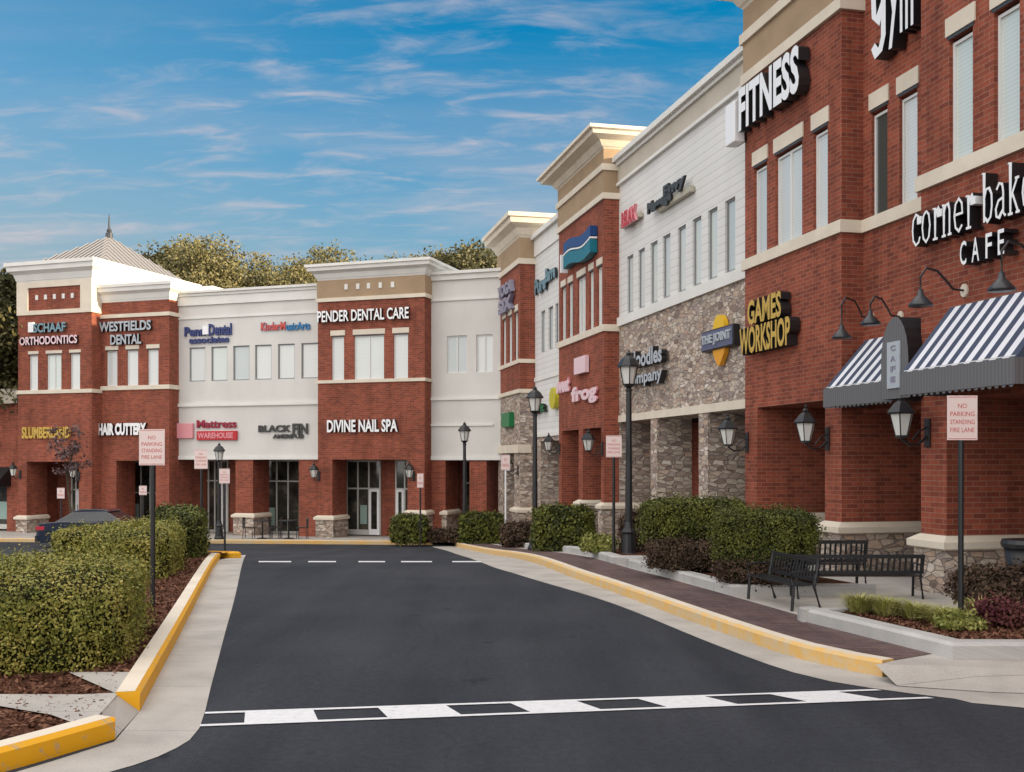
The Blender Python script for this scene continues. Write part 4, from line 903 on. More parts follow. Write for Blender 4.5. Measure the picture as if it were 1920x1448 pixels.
o = sgn('navy blue lettering with a white centre mark on the white section, upper left', FF, tF-.03, [('Penn', 347, 385, 612, 630), ('Dental', 392, 435, 606, 628), ('associates', 356, 430, 630, 642)], face='navy', side='navy', thick=.06, bold=.03); mb = MB(); xc = FF.S(388, tF); mb.box(xc-.12, xc+.16, tF-.16, tF-.01, fz(388, 628, tF), fz(388, 612, tF)); mb.build('logo', 'letter_white', o)
sgn('red and blue single-line lettering on the white section, upper right', FF, tF-.03, [('KinderM', 490, 536, 603, 619, 'coral'), ('usicArts', 538, 582, 603, 618, 'skyblue')], side='skyblue', thick=.05, bold=.025)
o = sgn('red two-line sign with a pink square logo over the arcade of the white section', FF, tF-.03, [('Mattress', 370, 444, 787, 802, 'deep_red')], side='deep_red', thick=.06, bold=.02)
back(o, FF, tF-.02, 371, 446, 808, 825, 'red', .10, 'banner'); back(o, FF, tF-.02, 332, 364, 794, 822, 'pink', .12, 'logo'); mb = MB(); letters(mb, 'WAREHOUSE', FF.S(374, tF), FF.S(440, tF), fz(440, 822, tF), fz(440, 811, tF), tF-.121, .02); mb.build('lettering', ['pink', 'pink'], o)
o = sgn('black square-cut lettering with small second line over the arcade of the white section', FF, tF-.03, [('BLACK', 485, 546, 797, 810), ('FIN', 549, 578, 794, 814), ('AMERIPUB', 512, 570, 814, 822)], face='grey_dark', side='grey_dark', thick=.05, bold=.04)
sgn('white dental care lettering across the brick block facing the street', FF, tP-.03, [('PENDER DENTAL CARE', 598, 769, 576, 598)], thick=.14, bold=.02)
sgn('pale nail spa lettering above the arcade of the brick block facing the street', FF, tP-.03, [('DIVINE NAIL SPA', 616, 748, 786, 810)], thick=.14, bold=.03, face='letter_white')

# ------------------------------------------------------------------ awnings, gooseneck lamps, wall lanterns
def awning(label, xa, xb, yw, p, ztop, zlow, zval, n):
    o = thing('striped_awning', R, (xa+xb)/2, yw, zlow, label, 'awning', 'striped awnings')
    mb = MB()
    for i in range(n):
        u0, u1 = xa+(xb-xa)*i/n, xa+(xb-xa)*(i+1)/n; mb.mi = i % 2
        mb.face([(u0, yw-p, zlow), (u1, yw-p, zlow), (u1, yw-.01, ztop), (u0, yw-.01, ztop)])
    mb.mi = 0
    for x in (xa, xb): mb.face([(x, yw-p, zlow), (x, yw-.01, ztop), (x, yw-.01, zlow)])
    mb.build('canopy', ['canvas_navy', 'canvas_white'], o)
    v = MB(); v.box(xa-.012, xb+.012, yw-p-.02, yw-p, zval, zlow+.005)
    for x in (xa-.012, xb): v.box(x, x+.012, yw-p, yw-.01, zval, zlow+.004)
    k = int((xb-xa)/.12)                          # scalloped lower edge
    for i in range(k):
        a = xa+(xb-xa)*i/k; b_ = xa+(xb-xa)*(i+1)/k; m_ = (a+b_)/2
        v.face([(a+.008, yw-p-.01, zval), (b_-.008, yw-p-.01, zval), (m_+.02, yw-p-.01, zval-.03), (m_-.02, yw-p-.01, zval-.03)])
    v.build('valance', 'canvas_grey', o)
    f = MB(); 
    for x in (xa+.05, (xa+xb)/2, xb-.05): f.tube([(x, yw-.02, zlow+.02), (x, yw-p+.02, zlow+.02)], .015, 6)
    f.tube([(xa+.03, yw-p+.03, zlow+.02), (xb-.03, yw-p+.03, zlow+.02)], .015, 6); f.build('awning_frame', 'alu_frame', o)
    return o
af = R.S(1690, t0-.75); ab = R.S(1904, t0-.75)
awning('large navy and white striped awning with grey scalloped valance under the bakery lettering', af, ab, t0, .75, 3.98, 3.08, 2.78, 19)
a1f = R.S(1546, 9.0); a1b = R.S(1650, 9.0)+.35
awning('smaller striped awning on the recessed brick wall left of the arched canopy', a1f, a1b, tr, .76, 3.92, 3.09, 2.79, 15)
xc = (R.S(1652, 8.8)+R.S(1703, 8.8))/2; hw = (R.S(1703, 8.8)-R.S(1652, 8.8))/2; zsp = 3.35; zap = 3.98
o = thing('arched_canopy', R, xc, tr, 2.8, 'grey arched entrance canopy with a light name panel between the two striped awnings', 'awning')
prof = [(xc-hw, 2.80), (xc+hw, 2.80), (xc+hw, zsp)]+[(xc+hw*cos(a*pi/12), zsp+(zap-zsp)*sin(a*pi/12)) for a in range(1, 12)]+[(xc-hw, zsp)]
mb = MB(); n = len(prof); mb.mi = 0; mb.face([(a, 8.8, b) for a, b in prof]); mb.mi = 1
for i in range(1, n): a, b = prof[i], prof[(i+1) % n]; mb.face([(a[0], 8.8, a[1]), (b[0], 8.8, b[1]), (b[0], tr-.01, b[1]), (a[0], tr-.01, a[1])])
mb.build('canopy', ['canvas_grey', 'black_plastic'], o)
mb = MB(); mb.box(xc-.16, xc+.16, 8.78, 8.797, 2.95, 3.62); mb.build('panel', 'silver', o)
for i, c in enumerate('CAFE'): mb = MB(); letters(mb, c, xc-.06, xc+.06, 3.49-.15*i, 3.57-.15*i, 8.779, .008); mb.build('letter', ['violet_grey', 'violet_grey'], o)
def goose(label, px, row, yw, px_w, row_w, out=.75):
    """shade hangs at (px,row) in front of the wall, arm returns to the wall plate"""
    ys = yw-out; x = R.S(px, ys); z = R.Z(px, row, ys); xw = R.S(px_w, yw) if px_w else x-.5; zw = R.Z(px_w, row_w, yw) if px_w else z+.36
    o = thing('gooseneck_lamp', R, xw, yw, zw, label, 'lamp', 'gooseneck lamps over the awnings')
    b = MB(); b.rings([[(xw+.07*cos(i*pi/5), yw-.03*k, zw+.09*sin(i*pi/5)) for i in range(10)] for k in (0, 1)]); b.build('wall_plate', 'trim_cream', o)
    a = MB(); a.tube([(xw, yw-.02, zw), (xw, yw-.18, zw+.01), (xw+(x-xw)*.3, yw-.32, zw+.10), (xw+(x-xw)*.6, yw-.5, zw+.22), (xw+(x-xw)*.9, ys+.1, zw+.24), (x, ys, zw+.12), (x, ys, z+.14)], .016, 6); a.build('arm', 'black_metal', o)
    s_ = MB(); s_.lathe(x, ys, [(.03, z+.16), (.045, z+.08), (.07, z+.06), (.15, z-.03), (.155, z-.06)], 14); s_.build('lamp_shade', 'dark_metal', o, True)
    return o
goose('gooseneck lamp at the far end of the smaller awning, beside the brick corner', 1578, 628, tr, None, None, .85)
goose('gooseneck lamp over the near end of the smaller awning, beside the arched canopy top', 1632, 602, tr, 1690, 594, .8)
goose('gooseneck lamp over the far end of the large awning', 1726, 566, t0, 1810, 545, .8)
goose('gooseneck lamp over the middle of the large awning', 1878, 536, t0, 1975, 500, .8)
def lantern(fr, px, row, yw, pxl, sc, label):
    """wall lantern: plate at (px,row) on the wall plane yw, lamp hangs in front"""
    x = fr.S(px, yw); z = fr.Z(px, row, yw); o = thing('wall_lantern', fr, x, yw, z, label, 'lantern', 'wall lanterns on the piers')
    p = MB(); p.box(x-.06*sc, x+.06*sc, yw-.035, yw-.002, z-.20*sc, z+.20*sc); p.build('wall_plate', 'black_metal', o, bevel=.008)
    yl = yw-.42*sc; zl = z+.12*sc
    a = MB(); a.tube([(x, yw-.03, z-.05*sc), (x, yw-.16*sc, z-.16*sc), (x, yw-.30*sc, z-.17*sc), (x, yl, z-.09*sc), (x, yl, zl-.16*sc)], .018*sc, 6); a.tube([(x, yw-.03, z+.08*sc), (x, yw-.15*sc, z+.02*sc), (x, yw-.25*sc, z-.10*sc)], .012*sc, 6); a.build('arm', 'black_metal', o)
    g = MB(); g.lathe(x, yl, [(.085*sc, zl-.16*sc), (.16*sc, zl+.14*sc)], 6, .3); g.build('lantern_glass', 'lamp_glass', o)
    f = MB(); f.lathe(x, yl, [(.05*sc, zl-.20*sc), (.10*sc, zl-.18*sc), (.10*sc, zl-.155*sc)], 6, .3)
    for i in range(6):
        an = .3+i*pi/3; f.tube([(x+.088*sc*cos(an), yl+.088*sc*sin(an), zl-.16*sc), (x+.165*sc*cos(an), yl+.165*sc*sin(an), zl+.145*sc)], .008*sc, 4)
    f.lathe(x, yl, [(.20*sc, zl+.14*sc), (.205*sc, zl+.165*sc), (.11*sc, zl+.29*sc), (.05*sc, zl+.33*sc), (.06*sc, zl+.36*sc), (.02*sc, zl+.40*sc), (.03*sc, zl+.43*sc), (.0*sc+.003, zl+.47*sc)], 6, .3)
    f.build('cage', 'black_metal', o); return o
lantern(R, 1741, 812, t0, 0, 1., 'large black wall lantern on the nearest brick pier, under the big awning')
lantern(R, 1553, 823, t1, 0, 1., 'black wall lantern on the second nearest brick pier, under the smaller awning')
lantern(R, 1402, 830, t1, 0, 1., 'black wall lantern where the brick block meets the stone front')
lantern(R, 1130, 842, t2, 0, 1., 'black wall lantern on the narrow brick block with the blue sign')
lantern(R, 1050, 842, t2, 0, .9, 'black wall lantern at the far edge of the narrow brick block')
lantern(R, 972, 882, t3, 0, .9, 'black wall lantern on the stone block at the inner corner')
lantern(FF, 598, 893, tP, 0, 1., 'black wall lantern on the left pier under the nail spa sign')
lantern(FF, 776, 893, tP, 0, 1., 'black wall lantern on the right pier under the nail spa sign')
lantern(FF, 148, 893, tT, 0, 1., 'black wall lantern at the right edge of the tower block arcade')
lantern(FF, 38, 890, tT, 0, 1., 'black wall lantern at the left edge of the tower block, beside the dark awning')

# ------------------------------------------------------------------ street furniture
def street_lamp(px, Y, rtop, label):
    X = (px-CX)/F*Y; z0 = zg(Y)+.13; zt = EYE+(HOR-rtop)*Y/F; h = zt-z0
    o = thing('street_lamp', W, X, Y, z0, label, 'street lamp', 'black street lamps')
    p = MB(); p.lathe(X, Y, [(.20, z0), (.20, z0+.08), (.16, z0+.14), (.13, z0+.5), (.15, z0+.55), (.10, z0+.62), (.075, z0+.75), (.055, zt-.85), (.08, zt-.83), (.05, zt-.78), (.12, zt-.72), (.14, zt-.70)], 14); p.build('post', 'black_metal', o, False)
    g = MB(); g.lathe(X, Y, [(.10, zt-.695), (.165, zt-.36)], 8); g.build('lantern_glass', 'lamp_glass', o)
    c = MB(); c.lathe(X, Y, [(.235, zt-.36), (.235, zt-.33), (.15, zt-.20), (.05, zt-.12), (.06, zt-.09), (.02, zt-.05), (.003, zt)], 8)
    for i in range(4): an = i*pi/2; c.tube([(X+.11*cos(an), Y+.11*sin(an), zt-.70), (X+.175*cos(an), Y+.175*sin(an), zt-.35)], .010, 4)
    c.build('cap', 'black_metal', o); return o
street_lamp(1179, 21.4, 655, 'tall black lantern street lamp nearest the camera, in front of the stone wall')
street_lamp(1003, 28.8, 722, 'black lantern street lamp in front of the inner-corner blocks, second from the camera')
street_lamp(871, 38.3, 790, 'black lantern street lamp before the plain white section in the inner corner')
street_lamp(411, 41.3, 829, 'black lantern street lamp before the wide white section, behind the hedge end')
def pole_sign(px, Y, w_, h_, rtop, lines, label, cat='sign', post='black_metal', plate='sign_pink', z_off=.13, tm='text_red', ang=0):
    X = (px-CX)/F*Y; z0 = zg(Y)+z_off; zt = EYE+(HOR-rtop)*Y/F
    o = thing('road_sign', W, X, Y, z0, label, cat, 'small white signs on posts')
    p = MB(); r = .03; p.tube([(X, Y+.03, z0-.1), (X, Y+.03, zt-.03)], r, 8); p.build('post', post, o)
    q = MB(); q.box(X-w_/2, X+w_/2, Y-.006, Y-.0, zt-h_, zt); po = q.build('plate', plate, o, bevel=.002)
    b = MB(); e = .012                              # printed red edge
    b.box(X-w_/2+e, X+w_/2-e, Y-.0075, Y-.0062, zt-e-.006, zt-e); b.box(X-w_/2+e, X+w_/2-e, Y-.0075, Y-.0062, zt-h_+e, zt-h_+e+.006)
    n = len(lines)
    for i, s_ in enumerate(lines):
        hh = h_*.74/n*.56; zc_ = zt-h_*.14-h_*.72*(i+.5)/n; ww = min(w_*.80, w_*.13*len(s_)+.01)
        letters(b, s_, X-ww/2, X+ww/2, zc_-hh/2, zc_+hh/2, Y-.0062, .0016, 0, 0, bold=.0)
    b.build('lettering', tm, po); return o
NP = ['NO', 'PARKING', 'STANDING', 'FIRE LANE']
pole_sign(1804, 10.9, .31, .455, 742, NP, 'red-lettered fire lane sign on a dark post in the nearest planter by the cafe', z_off=.25)
pole_sign(285, 13.3, .32, .45, 805, NP, 'largest red-lettered fire lane sign on the left island, rising out of the hedges')
pole_sign(377, 24.1, .30, .44, 843, NP, 'red-lettered fire lane sign at the road end of the left hedge')
pole_sign(421, 30.3, .30, .42, 879, NP, 'small fire lane sign before the white section, right of the hedge end', z_off=0)
pole_sign(1151, 21.2, .31, .43, 817, NP, 'fire lane sign beside the tallest street lamp on the right', z_off=.2)
pole_sign(268, 39, .28, .34, 911, ['NO', 'PARKING'], 'tiny white sign before the shop door left of the white section')
pole_sign(114, 40, .28, .40, 915, ['NO', 'PARKING'], 'tiny white sign before the tower block, above the car roof')
pole_sign(788, 37.5, .22, .50, 888, ['NO', 'PARKING'], 'narrow white sign by the right pier of the nail spa block')
pole_sign(948, 36.4, .30, .52, 853, ['NO', 'PARKING'], 'white sign on a pale post at the inner corner', post='sign_white')

def bench(x, y, ang, L_, label, sc=1., arms=True):
    fr = Frame(ang); v = Vector((x, y)); fx, fy = v.dot(fr.xv), v.dot(fr.yv); z0 = zg(y)+.135
    o = thing('park_bench', fr, fx, fy, z0, label, 'bench', 'black metal benches')
    sh, bh, dp = .44*sc, .86*sc, .46*sc; a, b = fx-L_/2, fx+L_/2
    s_ = MB()
    for i in range(5): yy = fy+.02+i*dp/5; s_.box(a, b, yy, yy+dp/5-.022, z0+sh-.012, z0+sh)
    s_.build('seat', 'black_metal', o)
    k = MB(); n = int(L_/.075); yb = fy+dp
    k.box(a, b, yb+.04, yb+.07, z0+bh-.05, z0+bh); k.box(a, b, yb, yb+.03, z0+sh+.03, z0+sh+.07)
    for i in range(n+1): xx = a+(L_-.02)*i/n; k.face([(xx, yb+.01, z0+sh+.07), (xx+.028, yb+.01, z0+sh+.07), (xx+.028, yb+.05, z0+bh-.05), (xx, yb+.05, z0+bh-.05)]); k.face([(xx, yb+.018, z0+sh+.07), (xx, yb+.058, z0+bh-.05), (xx+.028, yb+.058, z0+bh-.05), (xx+.028, yb+.018, z0+sh+.07)])
    k.build('backrest', 'black_metal', o)
    for xx in (a+.03, b-.03):
        l1 = MB(); l1.tube([(xx, fy+.03, z0), (xx, fy+.05, z0+sh-.02)], .022*sc+.004, 6); l1.build('leg', 'black_metal', o)
        l2 = MB(); l2.tube([(xx, yb+.08, z0), (xx, yb-.01, z0+sh*.9), (xx, yb+.055, z0+bh)], .022*sc+.004, 6); l2.build('leg', 'black_metal', o)
        r_ = MB(); r_.tube([(xx, fy+.04, z0+sh), (xx, fy+.02, z0+sh+.20*sc), (xx, fy+dp*.5, z0+sh+.22*sc), (xx, yb+.02, z0+sh+.20*sc)], .016, 6); r_.build('armrest', 'black_metal', o)
    return o
b1 = G(1432, 1140, .13)
bench(b1[0]+.1, b1[1]+.25, R.a, 1.25, 'black slatted bench nearest the road, its legs on the pale paving', .72)
bench((1596-CX)/F*14.4, 14.4, pi, 1.7, 'black slatted bench seen from behind, against the stone pier base', .68)
bench((1532-CX)/F*15.6, 15.6, pi, 1.2, 'black slatted bench farthest back, half hidden by the clipped hedge', .82)
def cafe_chair(x, y, ang, label):
    fr = Frame(ang); v = Vector((x, y)); fx, fy = v.dot(fr.xv), v.dot(fr.yv); z0 = zg(y)+.135
    o = thing('cafe_chair', fr, fx, fy, z0, label, 'chair', 'dark outdoor chairs')
    m = MB(); m.box(fx-.21, fx+.21, fy-.2, fy+.2, z0+.42, z0+.45); m.build('seat', 'black_metal', o)
    m = MB(); m.box(fx-.21, fx+.21, fy+.19, fy+.21, z0+.78, z0+.84)
    for i in range(5): m.box(fx-.20+i*.095, fx-.18+i*.095, fy+.192, fy+.208, z0+.45, z0+.78)
    m.build('backrest', 'black_metal', o)
    for a in (-1, 1):
        for b_ in (-1, 1): m = MB(); m.tube([(fx+a*.20, fy+b_*.19, z0), (fx+a*.18, fy+b_*.18, z0+.42)], .014, 6); m.build('leg', 'black_metal', o)
def cafe_table(px, Y, label):
    X = (px-CX)/F*Y; z0 = zg(Y)+.135; o = thing('cafe_table', W, X, Y, z0, label, 'table', 'dark outdoor tables')
    m = MB(); m.lathe(X, Y, [(.38, z0+.70), (.39, z0+.73), (.38, z0+.74)], 20); m.build('table_top', 'dark_metal', o)
    m = MB(); m.lathe(X, Y, [(.22, z0), (.22, z0+.02), (.035, z0+.05), (.035, z0+.70)], 14); m.build('leg', 'black_metal', o)
    return X, Y
for px, k in ((492, 0), (541, 1)):
    X, Y = cafe_table(px, 42.2, ('dark round cafe table beside the stone pier base before the white section', 'dark round cafe table nearer the nail spa, before the white section')[k])
    cafe_chair(X-.55, Y+.05, pi/2, ('dark cafe chair left of the table by the stone pier base', 'dark cafe chair between the two cafe tables, facing the farther right one')[k])
    cafe_chair(X+.55, Y-.02, -pi/2, ('dark cafe chair between the two cafe tables, facing the left one', 'dark cafe chair at the right end, nearest the nail spa')[k])
# litter bin at the right edge
X, Y = (1925-CX)/F*13.2, 13.2; z0 = zg(Y)+.28; zt = EYE+(HOR-1012)*Y/F
o = thing('litter_bin', W, X, Y, z0, 'dark litter bin with a wide rim at the right edge, beyond the nearest pier', 'litter bin')
mb = MB(); mb.lathe(X, Y, [(.20, z0), (.26, zt-.10)], 18); mb.build('bin_body', 'black_plastic', o, True)
mb = MB(); mb.lathe(X, Y, [(.285, zt-.10), (.30, zt-.05), (.285, zt), (.15, zt+.01)], 18); mb.build('rim', 'black_metal', o)

# ------------------------------------------------------------------ parked car (only tail and roof show above the hedge)
CY = 38.2; cx0 = (86-CX)/F*CY; z0 = zg(CY)
o = thing('parked_car', W, cx0+2.1, CY, z0, 'dark blue sedan parked behind the left hedge, red tail light showing', 'car')
side = [(0, .45), (.02, .75), (.10, .88), (.55, .93), (.95, .96), (2.9, .92), (3.9, .80), (4.25, .66), (4.3, .35), (4.15, .22), (.15, .22)]
def carsec(s, y, ins): return [(cx0+a+(0 if .05 < a < 4.2 else (ins if a < 1 else -ins)), y, z0+b) for a, b in s]
mb = MB(); mb.rings([carsec(side, CY-.86, .12), carsec(side, CY-.80, .0), carsec(side, CY+.80, .0), carsec(side, CY+.86, .12)]); mb.build('body', 'car_paint', o, bevel=.02)
cab = [(.60, .92), (1.25, 1.30), (1.6, 1.36), (2.35, 1.34), (3.05, .93)]
mb = MB(); mb.rings([[(cx0+a, CY+s_*(.80 if b < 1 else .62), z0+b) for a, b in cab] for s_ in (-1, 1)]); mb.build('cabin_glass', 'car_glass', o, bevel=.03)
mb = MB(); mb.rings([[(cx0+a, CY+s_*.64, z0+b) for a, b in ((1.2, 1.285), (1.22, 1.32), (1.6, 1.39), (2.35, 1.37), (2.5, 1.30))] for s_ in (-1, 1)]); mb.build('roof', 'car_paint', o, bevel=.02)
for yy in (CY-.66, CY+.46):
    mb = MB(); mb.box(cx0-.012, cx0+.12, yy, yy+.22, z0+.66, z0+.80); mb.build('tail_light', 'tail_red', o, bevel=.01)
mb = MB(); mb.box(cx0+.02, cx0+.32, CY-.868, CY-.80, z0+.66, z0+.80); mb.build('tail_light', 'tail_red', o)
mb = MB(); mb.box(cx0-.05, cx0+.1, CY-.8, CY+.8, z0+.24, z0+.46); mb.build('bumper', 'black_plastic', o, bevel=.02)
for xx in (.85, 3.45):
    for yy in (CY-.88, CY+.68):
        mb = MB(); mb.rings([[(cx0+xx+.31*cos(a*pi/10), yy+k*.2, z0+.31+.31*sin(a*pi/10)) for a in range(20)] for k in (0, 1)]); wv = mb.build('wheel', 'rubber', o)
        m2 = MB(); m2.rings([[(cx0+xx+.19*cos(a*pi/8), yy-.006+k*.212, z0+.31+.19*sin(a*pi/8)) for a in range(16)] for k in (0, 1)]); m2.build('rim', 'rim', wv)

# ------------------------------------------------------------------ planting
def quads(P_, size, up=.3, asp=1.5, nrm=None, jit=1.):
    n = len(P_); a = rng.normal(size=(n, 3)); 
    if nrm is not None: a = a*jit+nrm*1.2
    a[:, 2] += up; a /= np.linalg.norm(a, axis=1, keepdims=True)
    r = rng.normal(size=(n, 3)); u = np.cross(a, r); u /= np.linalg.norm(u, axis=1, keepdims=True); v = np.cross(a, u)
    s = size*(.6+.8*rng.random((n, 1))); u = u*s*asp/2; v = v*s/2
    V = np.stack([P_-u, P_-v*.9-u*.1, P_+u, P_+v*.9+u*.1], 1).reshape(-1, 3); return V
def leafmesh(name, V, mats, parent, core=None, org=(0, 0, 0)):
    """V: 4 verts per leaf; core: optional (verts, faces) with second material"""
    nq = len(V)//4; cv, cf = core if core else ([], [])
    verts = np.concatenate([V, np.array(cv).reshape(-1, 3)]) if len(cv) else V
    verts = verts-np.array(org); me = bpy.data.meshes.new(name); base = nq*4
    me.from_pydata(verts.tolist(), [], [tuple(range(4*i, 4*i+4)) for i in range(nq)]+[tuple(base+k for k in f) for f in cf])
    for m in mats: me.materials.append(MAT[m])
    if len(cv): me.polygons.foreach_set('material_index', [0]*nq+[1]*len(cf))
    me.update(); o = bpy.data.objects.new(name, me); C.objects.link(o)
    if parent is not None: o.parent = parent
    return o
from mathutils import noise as mn
def blob_surface(cx_, cy_, z0, lx, ly, h, ang, n, pw=6., seed=0, amp=.07):
    """points and normals over a clipped rounded box"""
    d = rng.normal(size=(n, 3)); d[:, 2] = np.where(rng.random(n) < .62, np.abs(d[:, 2]), -np.abs(d[:, 2])*.9); d /= np.linalg.norm(d, axis=1, keepdims=True)
    k = (np.abs(d)**pw).sum(1)**(-1/pw); p = d*k[:, None]
    nn = np.array([mn.fractal(Vector((a[0]*lx*1.6+seed, a[1]*ly*1.6, a[2]*h*2.0+seed)), 1.0, 2.0, 3) for a in p])
    p = p*(1+amp*nn)[:, None]; q = p*np.array([lx/2, ly/2, h*.55]); q[:, 2] = np.maximum(q[:, 2]+h*.45, .02+.1*rng.random(n))
    nr = np.sign(p)*np.abs(p)**(pw-1)/np.array([lx/2, ly/2, h*.55]); nr /= np.linalg.norm(nr, axis=1, keepdims=True)+1e-9
    c, s = cos(ang), sin(ang); Rm = np.array([[c, s, 0], [-s, c, 0], [0, 0, 1]])
    return q@Rm+np.array([cx_, cy_, z0]), nr@Rm
def hedge(name, x, y, lx, ly, h, ang, n, size, leaf, label, cat='hedge', group='clipped hedges', z0=None, depth=.14, lower=None, amp=.10, pw=6.):
    z0 = zg(y)+.12 if z0 is None else z0; sd_ = random.random()*50
    P_, Nn = blob_surface(x, y, z0, lx, ly, h, ang, n, pw, seed=sd_, amp=amp)
    P_ = P_-Nn*(rng.random((n, 1))**1.6)*depth+Nn*(rng.random((n, 1))**9)*.12; V = quads(P_, size, .2, 1.5, Nn, .9)
    o = thing(name, W, x, y, z0, label, cat, group)
    C0, _ = None, None
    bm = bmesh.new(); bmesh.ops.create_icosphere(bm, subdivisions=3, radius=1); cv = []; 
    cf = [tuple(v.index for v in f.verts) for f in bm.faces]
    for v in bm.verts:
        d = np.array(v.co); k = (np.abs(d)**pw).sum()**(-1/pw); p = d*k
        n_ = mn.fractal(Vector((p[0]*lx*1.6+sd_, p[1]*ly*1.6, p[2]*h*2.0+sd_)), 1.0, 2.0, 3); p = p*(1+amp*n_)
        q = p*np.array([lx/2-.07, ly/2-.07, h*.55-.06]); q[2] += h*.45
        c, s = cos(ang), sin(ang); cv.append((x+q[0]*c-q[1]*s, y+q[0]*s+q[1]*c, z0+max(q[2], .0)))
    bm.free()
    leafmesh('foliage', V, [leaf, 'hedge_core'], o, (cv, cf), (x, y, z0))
    if cat == 'hedge':
        m = MB()
        for i in range(26):
            a = rng.random()*2*pi; rx, ry = (lx*.36*cos(a), ly*.36*sin(a)); c, s = cos(ang), sin(ang); xx = x+rx*c-ry*s; yy = y+rx*s+ry*c
            m.tube([(xx, yy, z0-.1), (xx+rng.normal()*.05, yy+rng.normal()*.05, z0+h*.5)], .012, 4)
        m.build('stem', 'bark', o)
    return o
# left island hedges
hedge('hedge', -4.62, 10.3, 1.95, 3.0, 1.02, radians(15), 62000, .0195, 'leaf_hedge', 'big clipped yellow-green hedge filling the lower left corner', z0=-.08, pw=5., amp=.06)
hedge('hedge', -6.45, 18.4, 1.35, 3.4, .88, radians(13), 30000, .027, 'leaf_hedge', 'middle clipped hedge on the left island, beside the large fire lane sign', z0=-.08)
hedge('hedge', -7.75, 21.0, 2.2, 1.8, .68, radians(12), 22000, .03, 'leaf_hedge', 'clipped hedge in front of the parked blue car')
hedge('hedge', -7.2, 23.0, 1.1, 2.6, 1.02, radians(14), 14000, .045, 'leaf_dark', 'dark clipped hedge at the far end of the left island')
# right side hedges
hedge('hedge', (1300-CX)/F*17.6, 17.6, 1.60, 1.4, .76, radians(-12), 30000, .026, 'leaf_dark', 'dark clipped hedge behind, between the stone piers and the road', z0=zg(17.6)+.60, pw=9)
hedge('hedge', (1432-CX)/F*14.9, 14.9, 1.34, 1.1, .70, radians(-12), 34000, .021, 'leaf_dark', 'clipped flat-topped hedge directly above the bench nearest the road', z0=zg(14.9)+.56, pw=9)
hedge('hedge', (1056-CX)/F*27.6, 27.6, 1.5, 1.6, 1.15, 0, 9000, .06, 'leaf_dark', 'dark clipped hedge before the narrow brick block')
hedge('hedge', (903-CX)/F*38.2, 38.2, 1.5, 1.1, 1.1, 0, 6000, .07, 'leaf_dark', 'small dark hedge in the inner corner, right of the street lamp')
hedge('hedge', (768-CX)/F*38.9, 38.9, 1.3, 1.0, 1.0, 0, 6000, .07, 'leaf_dark', 'small dark hedge before the right pier of the nail spa')
hedge('shrub', (972-CX)/F*33, 33.0, 1.0, 1.2, .75, 0, 4000, .06, 'leaf_brown', 'low brown winter shrub at the foot of the inner corner block', 'shrub', 'low shrubs')
hedge('shrub', (1300-CX)/F*17.0, 17.0, 1.40, 1.1, .50, radians(-12), 16000, .026, 'leaf_brown', 'reddish brown growth under the farther dark hedge near the road', 'shrub', 'low shrubs', z0=zg(16.4)+.25)
hedge('shrub', (1425-CX)/F*14.8, 14.8, 1.15, .9, .42, radians(-12), 12000, .024, 'leaf_brown', 'dark brown growth under the flat-topped hedge by the bench', 'shrub', 'low shrubs', z0=zg(14.9)+.25)
hedge('shrub', (1215-CX)/F*22.5, 22.5, 1.1, 1.2, .85, 0, 5000, .055, 'leaf_brown', 'brown winter shrub right of the tallest street lamp', 'shrub', 'low shrubs', z0=zg(22.5)+.2)
hedge('shrub', (1122-CX)/F*21.8, 21.8, .62, .7, .34, 0, 3500, .045, 'leaf_lime', 'bright green cushion plant left of the fire lane sign and lamp', 'shrub', 'low shrubs', z0=zg(21.8)+.24)
hedge('shrub', (830-CX)/F*39, 39.0, 1.4, .8, .5, 0, 3000, .06, 'leaf_brown', 'brown low shrub strip between the two small dark hedges', 'shrub', 'low shrubs')
hedge('shrub', (1915-CX)/F*12.0, 12.0, 1.3, .9, .46, 0, 9000, .035, 'leaf_brown', 'loose brown shrub before the nearest pier at the right edge', 'shrub', 'low shrubs', z0=zg(12)+.25, amp=.25)
hedge('shrub', (1868-CX)/F*10.75, 10.75, .42, .4, .26, 0, 3000, .028, 'leaf_red', 'dark red leafy plant right of the nearest sign post', 'shrub', 'low shrubs', z0=zg(11)+.25, amp=.3)
hedge('shrub', (1796-CX)/F*10.5, 10.5, .40, .3, .12, 0, 1800, .028, 'leaf_lime', 'low pale green cushion at the foot of the nearest sign post', 'shrub', 'low shrubs', z0=zg(11)+.25, amp=.3)
def tuft(px, row, r, h, label, m='grass_blade', n=520):
    r *= .72; h *= .8+.5*rng.random()
    g = G(px, row, .27); x, y = g; z0 = zg(y)+.25; mb = MB()
    for i in range(n):
        a = rng.random()*2*pi; rr = r*.35*rng.random(); ln = h*(.4+.8*rng.random()); sp_ = r*rng.random()**.7; b0 = Vector((x+rr*cos(a), y+rr*sin(a), z0)); w_ = .006
        d = Vector((cos(a), sin(a), 0)); s_ = Vector((-sin(a), cos(a), 0))*w_; m1 = b0+d*sp_*.4+Vector((0, 0, ln*.75)); e1 = b0+d*sp_+Vector((0, 0, ln*(.8+.2*rng.random())))
        mb.face([b0-s_, b0+s_, m1+s_*.8, m1-s_*.8]); mb.face([m1-s_*.8, m1+s_*.8, e1])
    o = mb.build('grass_tuft', m); return tag(o, label, 'grass tuft', 'yellow-green ornamental grasses')
tuft(1612, 1146, .42, .21, 'ornamental grass tuft at the far left of the nearest planter'); tuft(1662, 1152, .42, .21, 'ornamental grass tuft second from the left in the nearest planter')
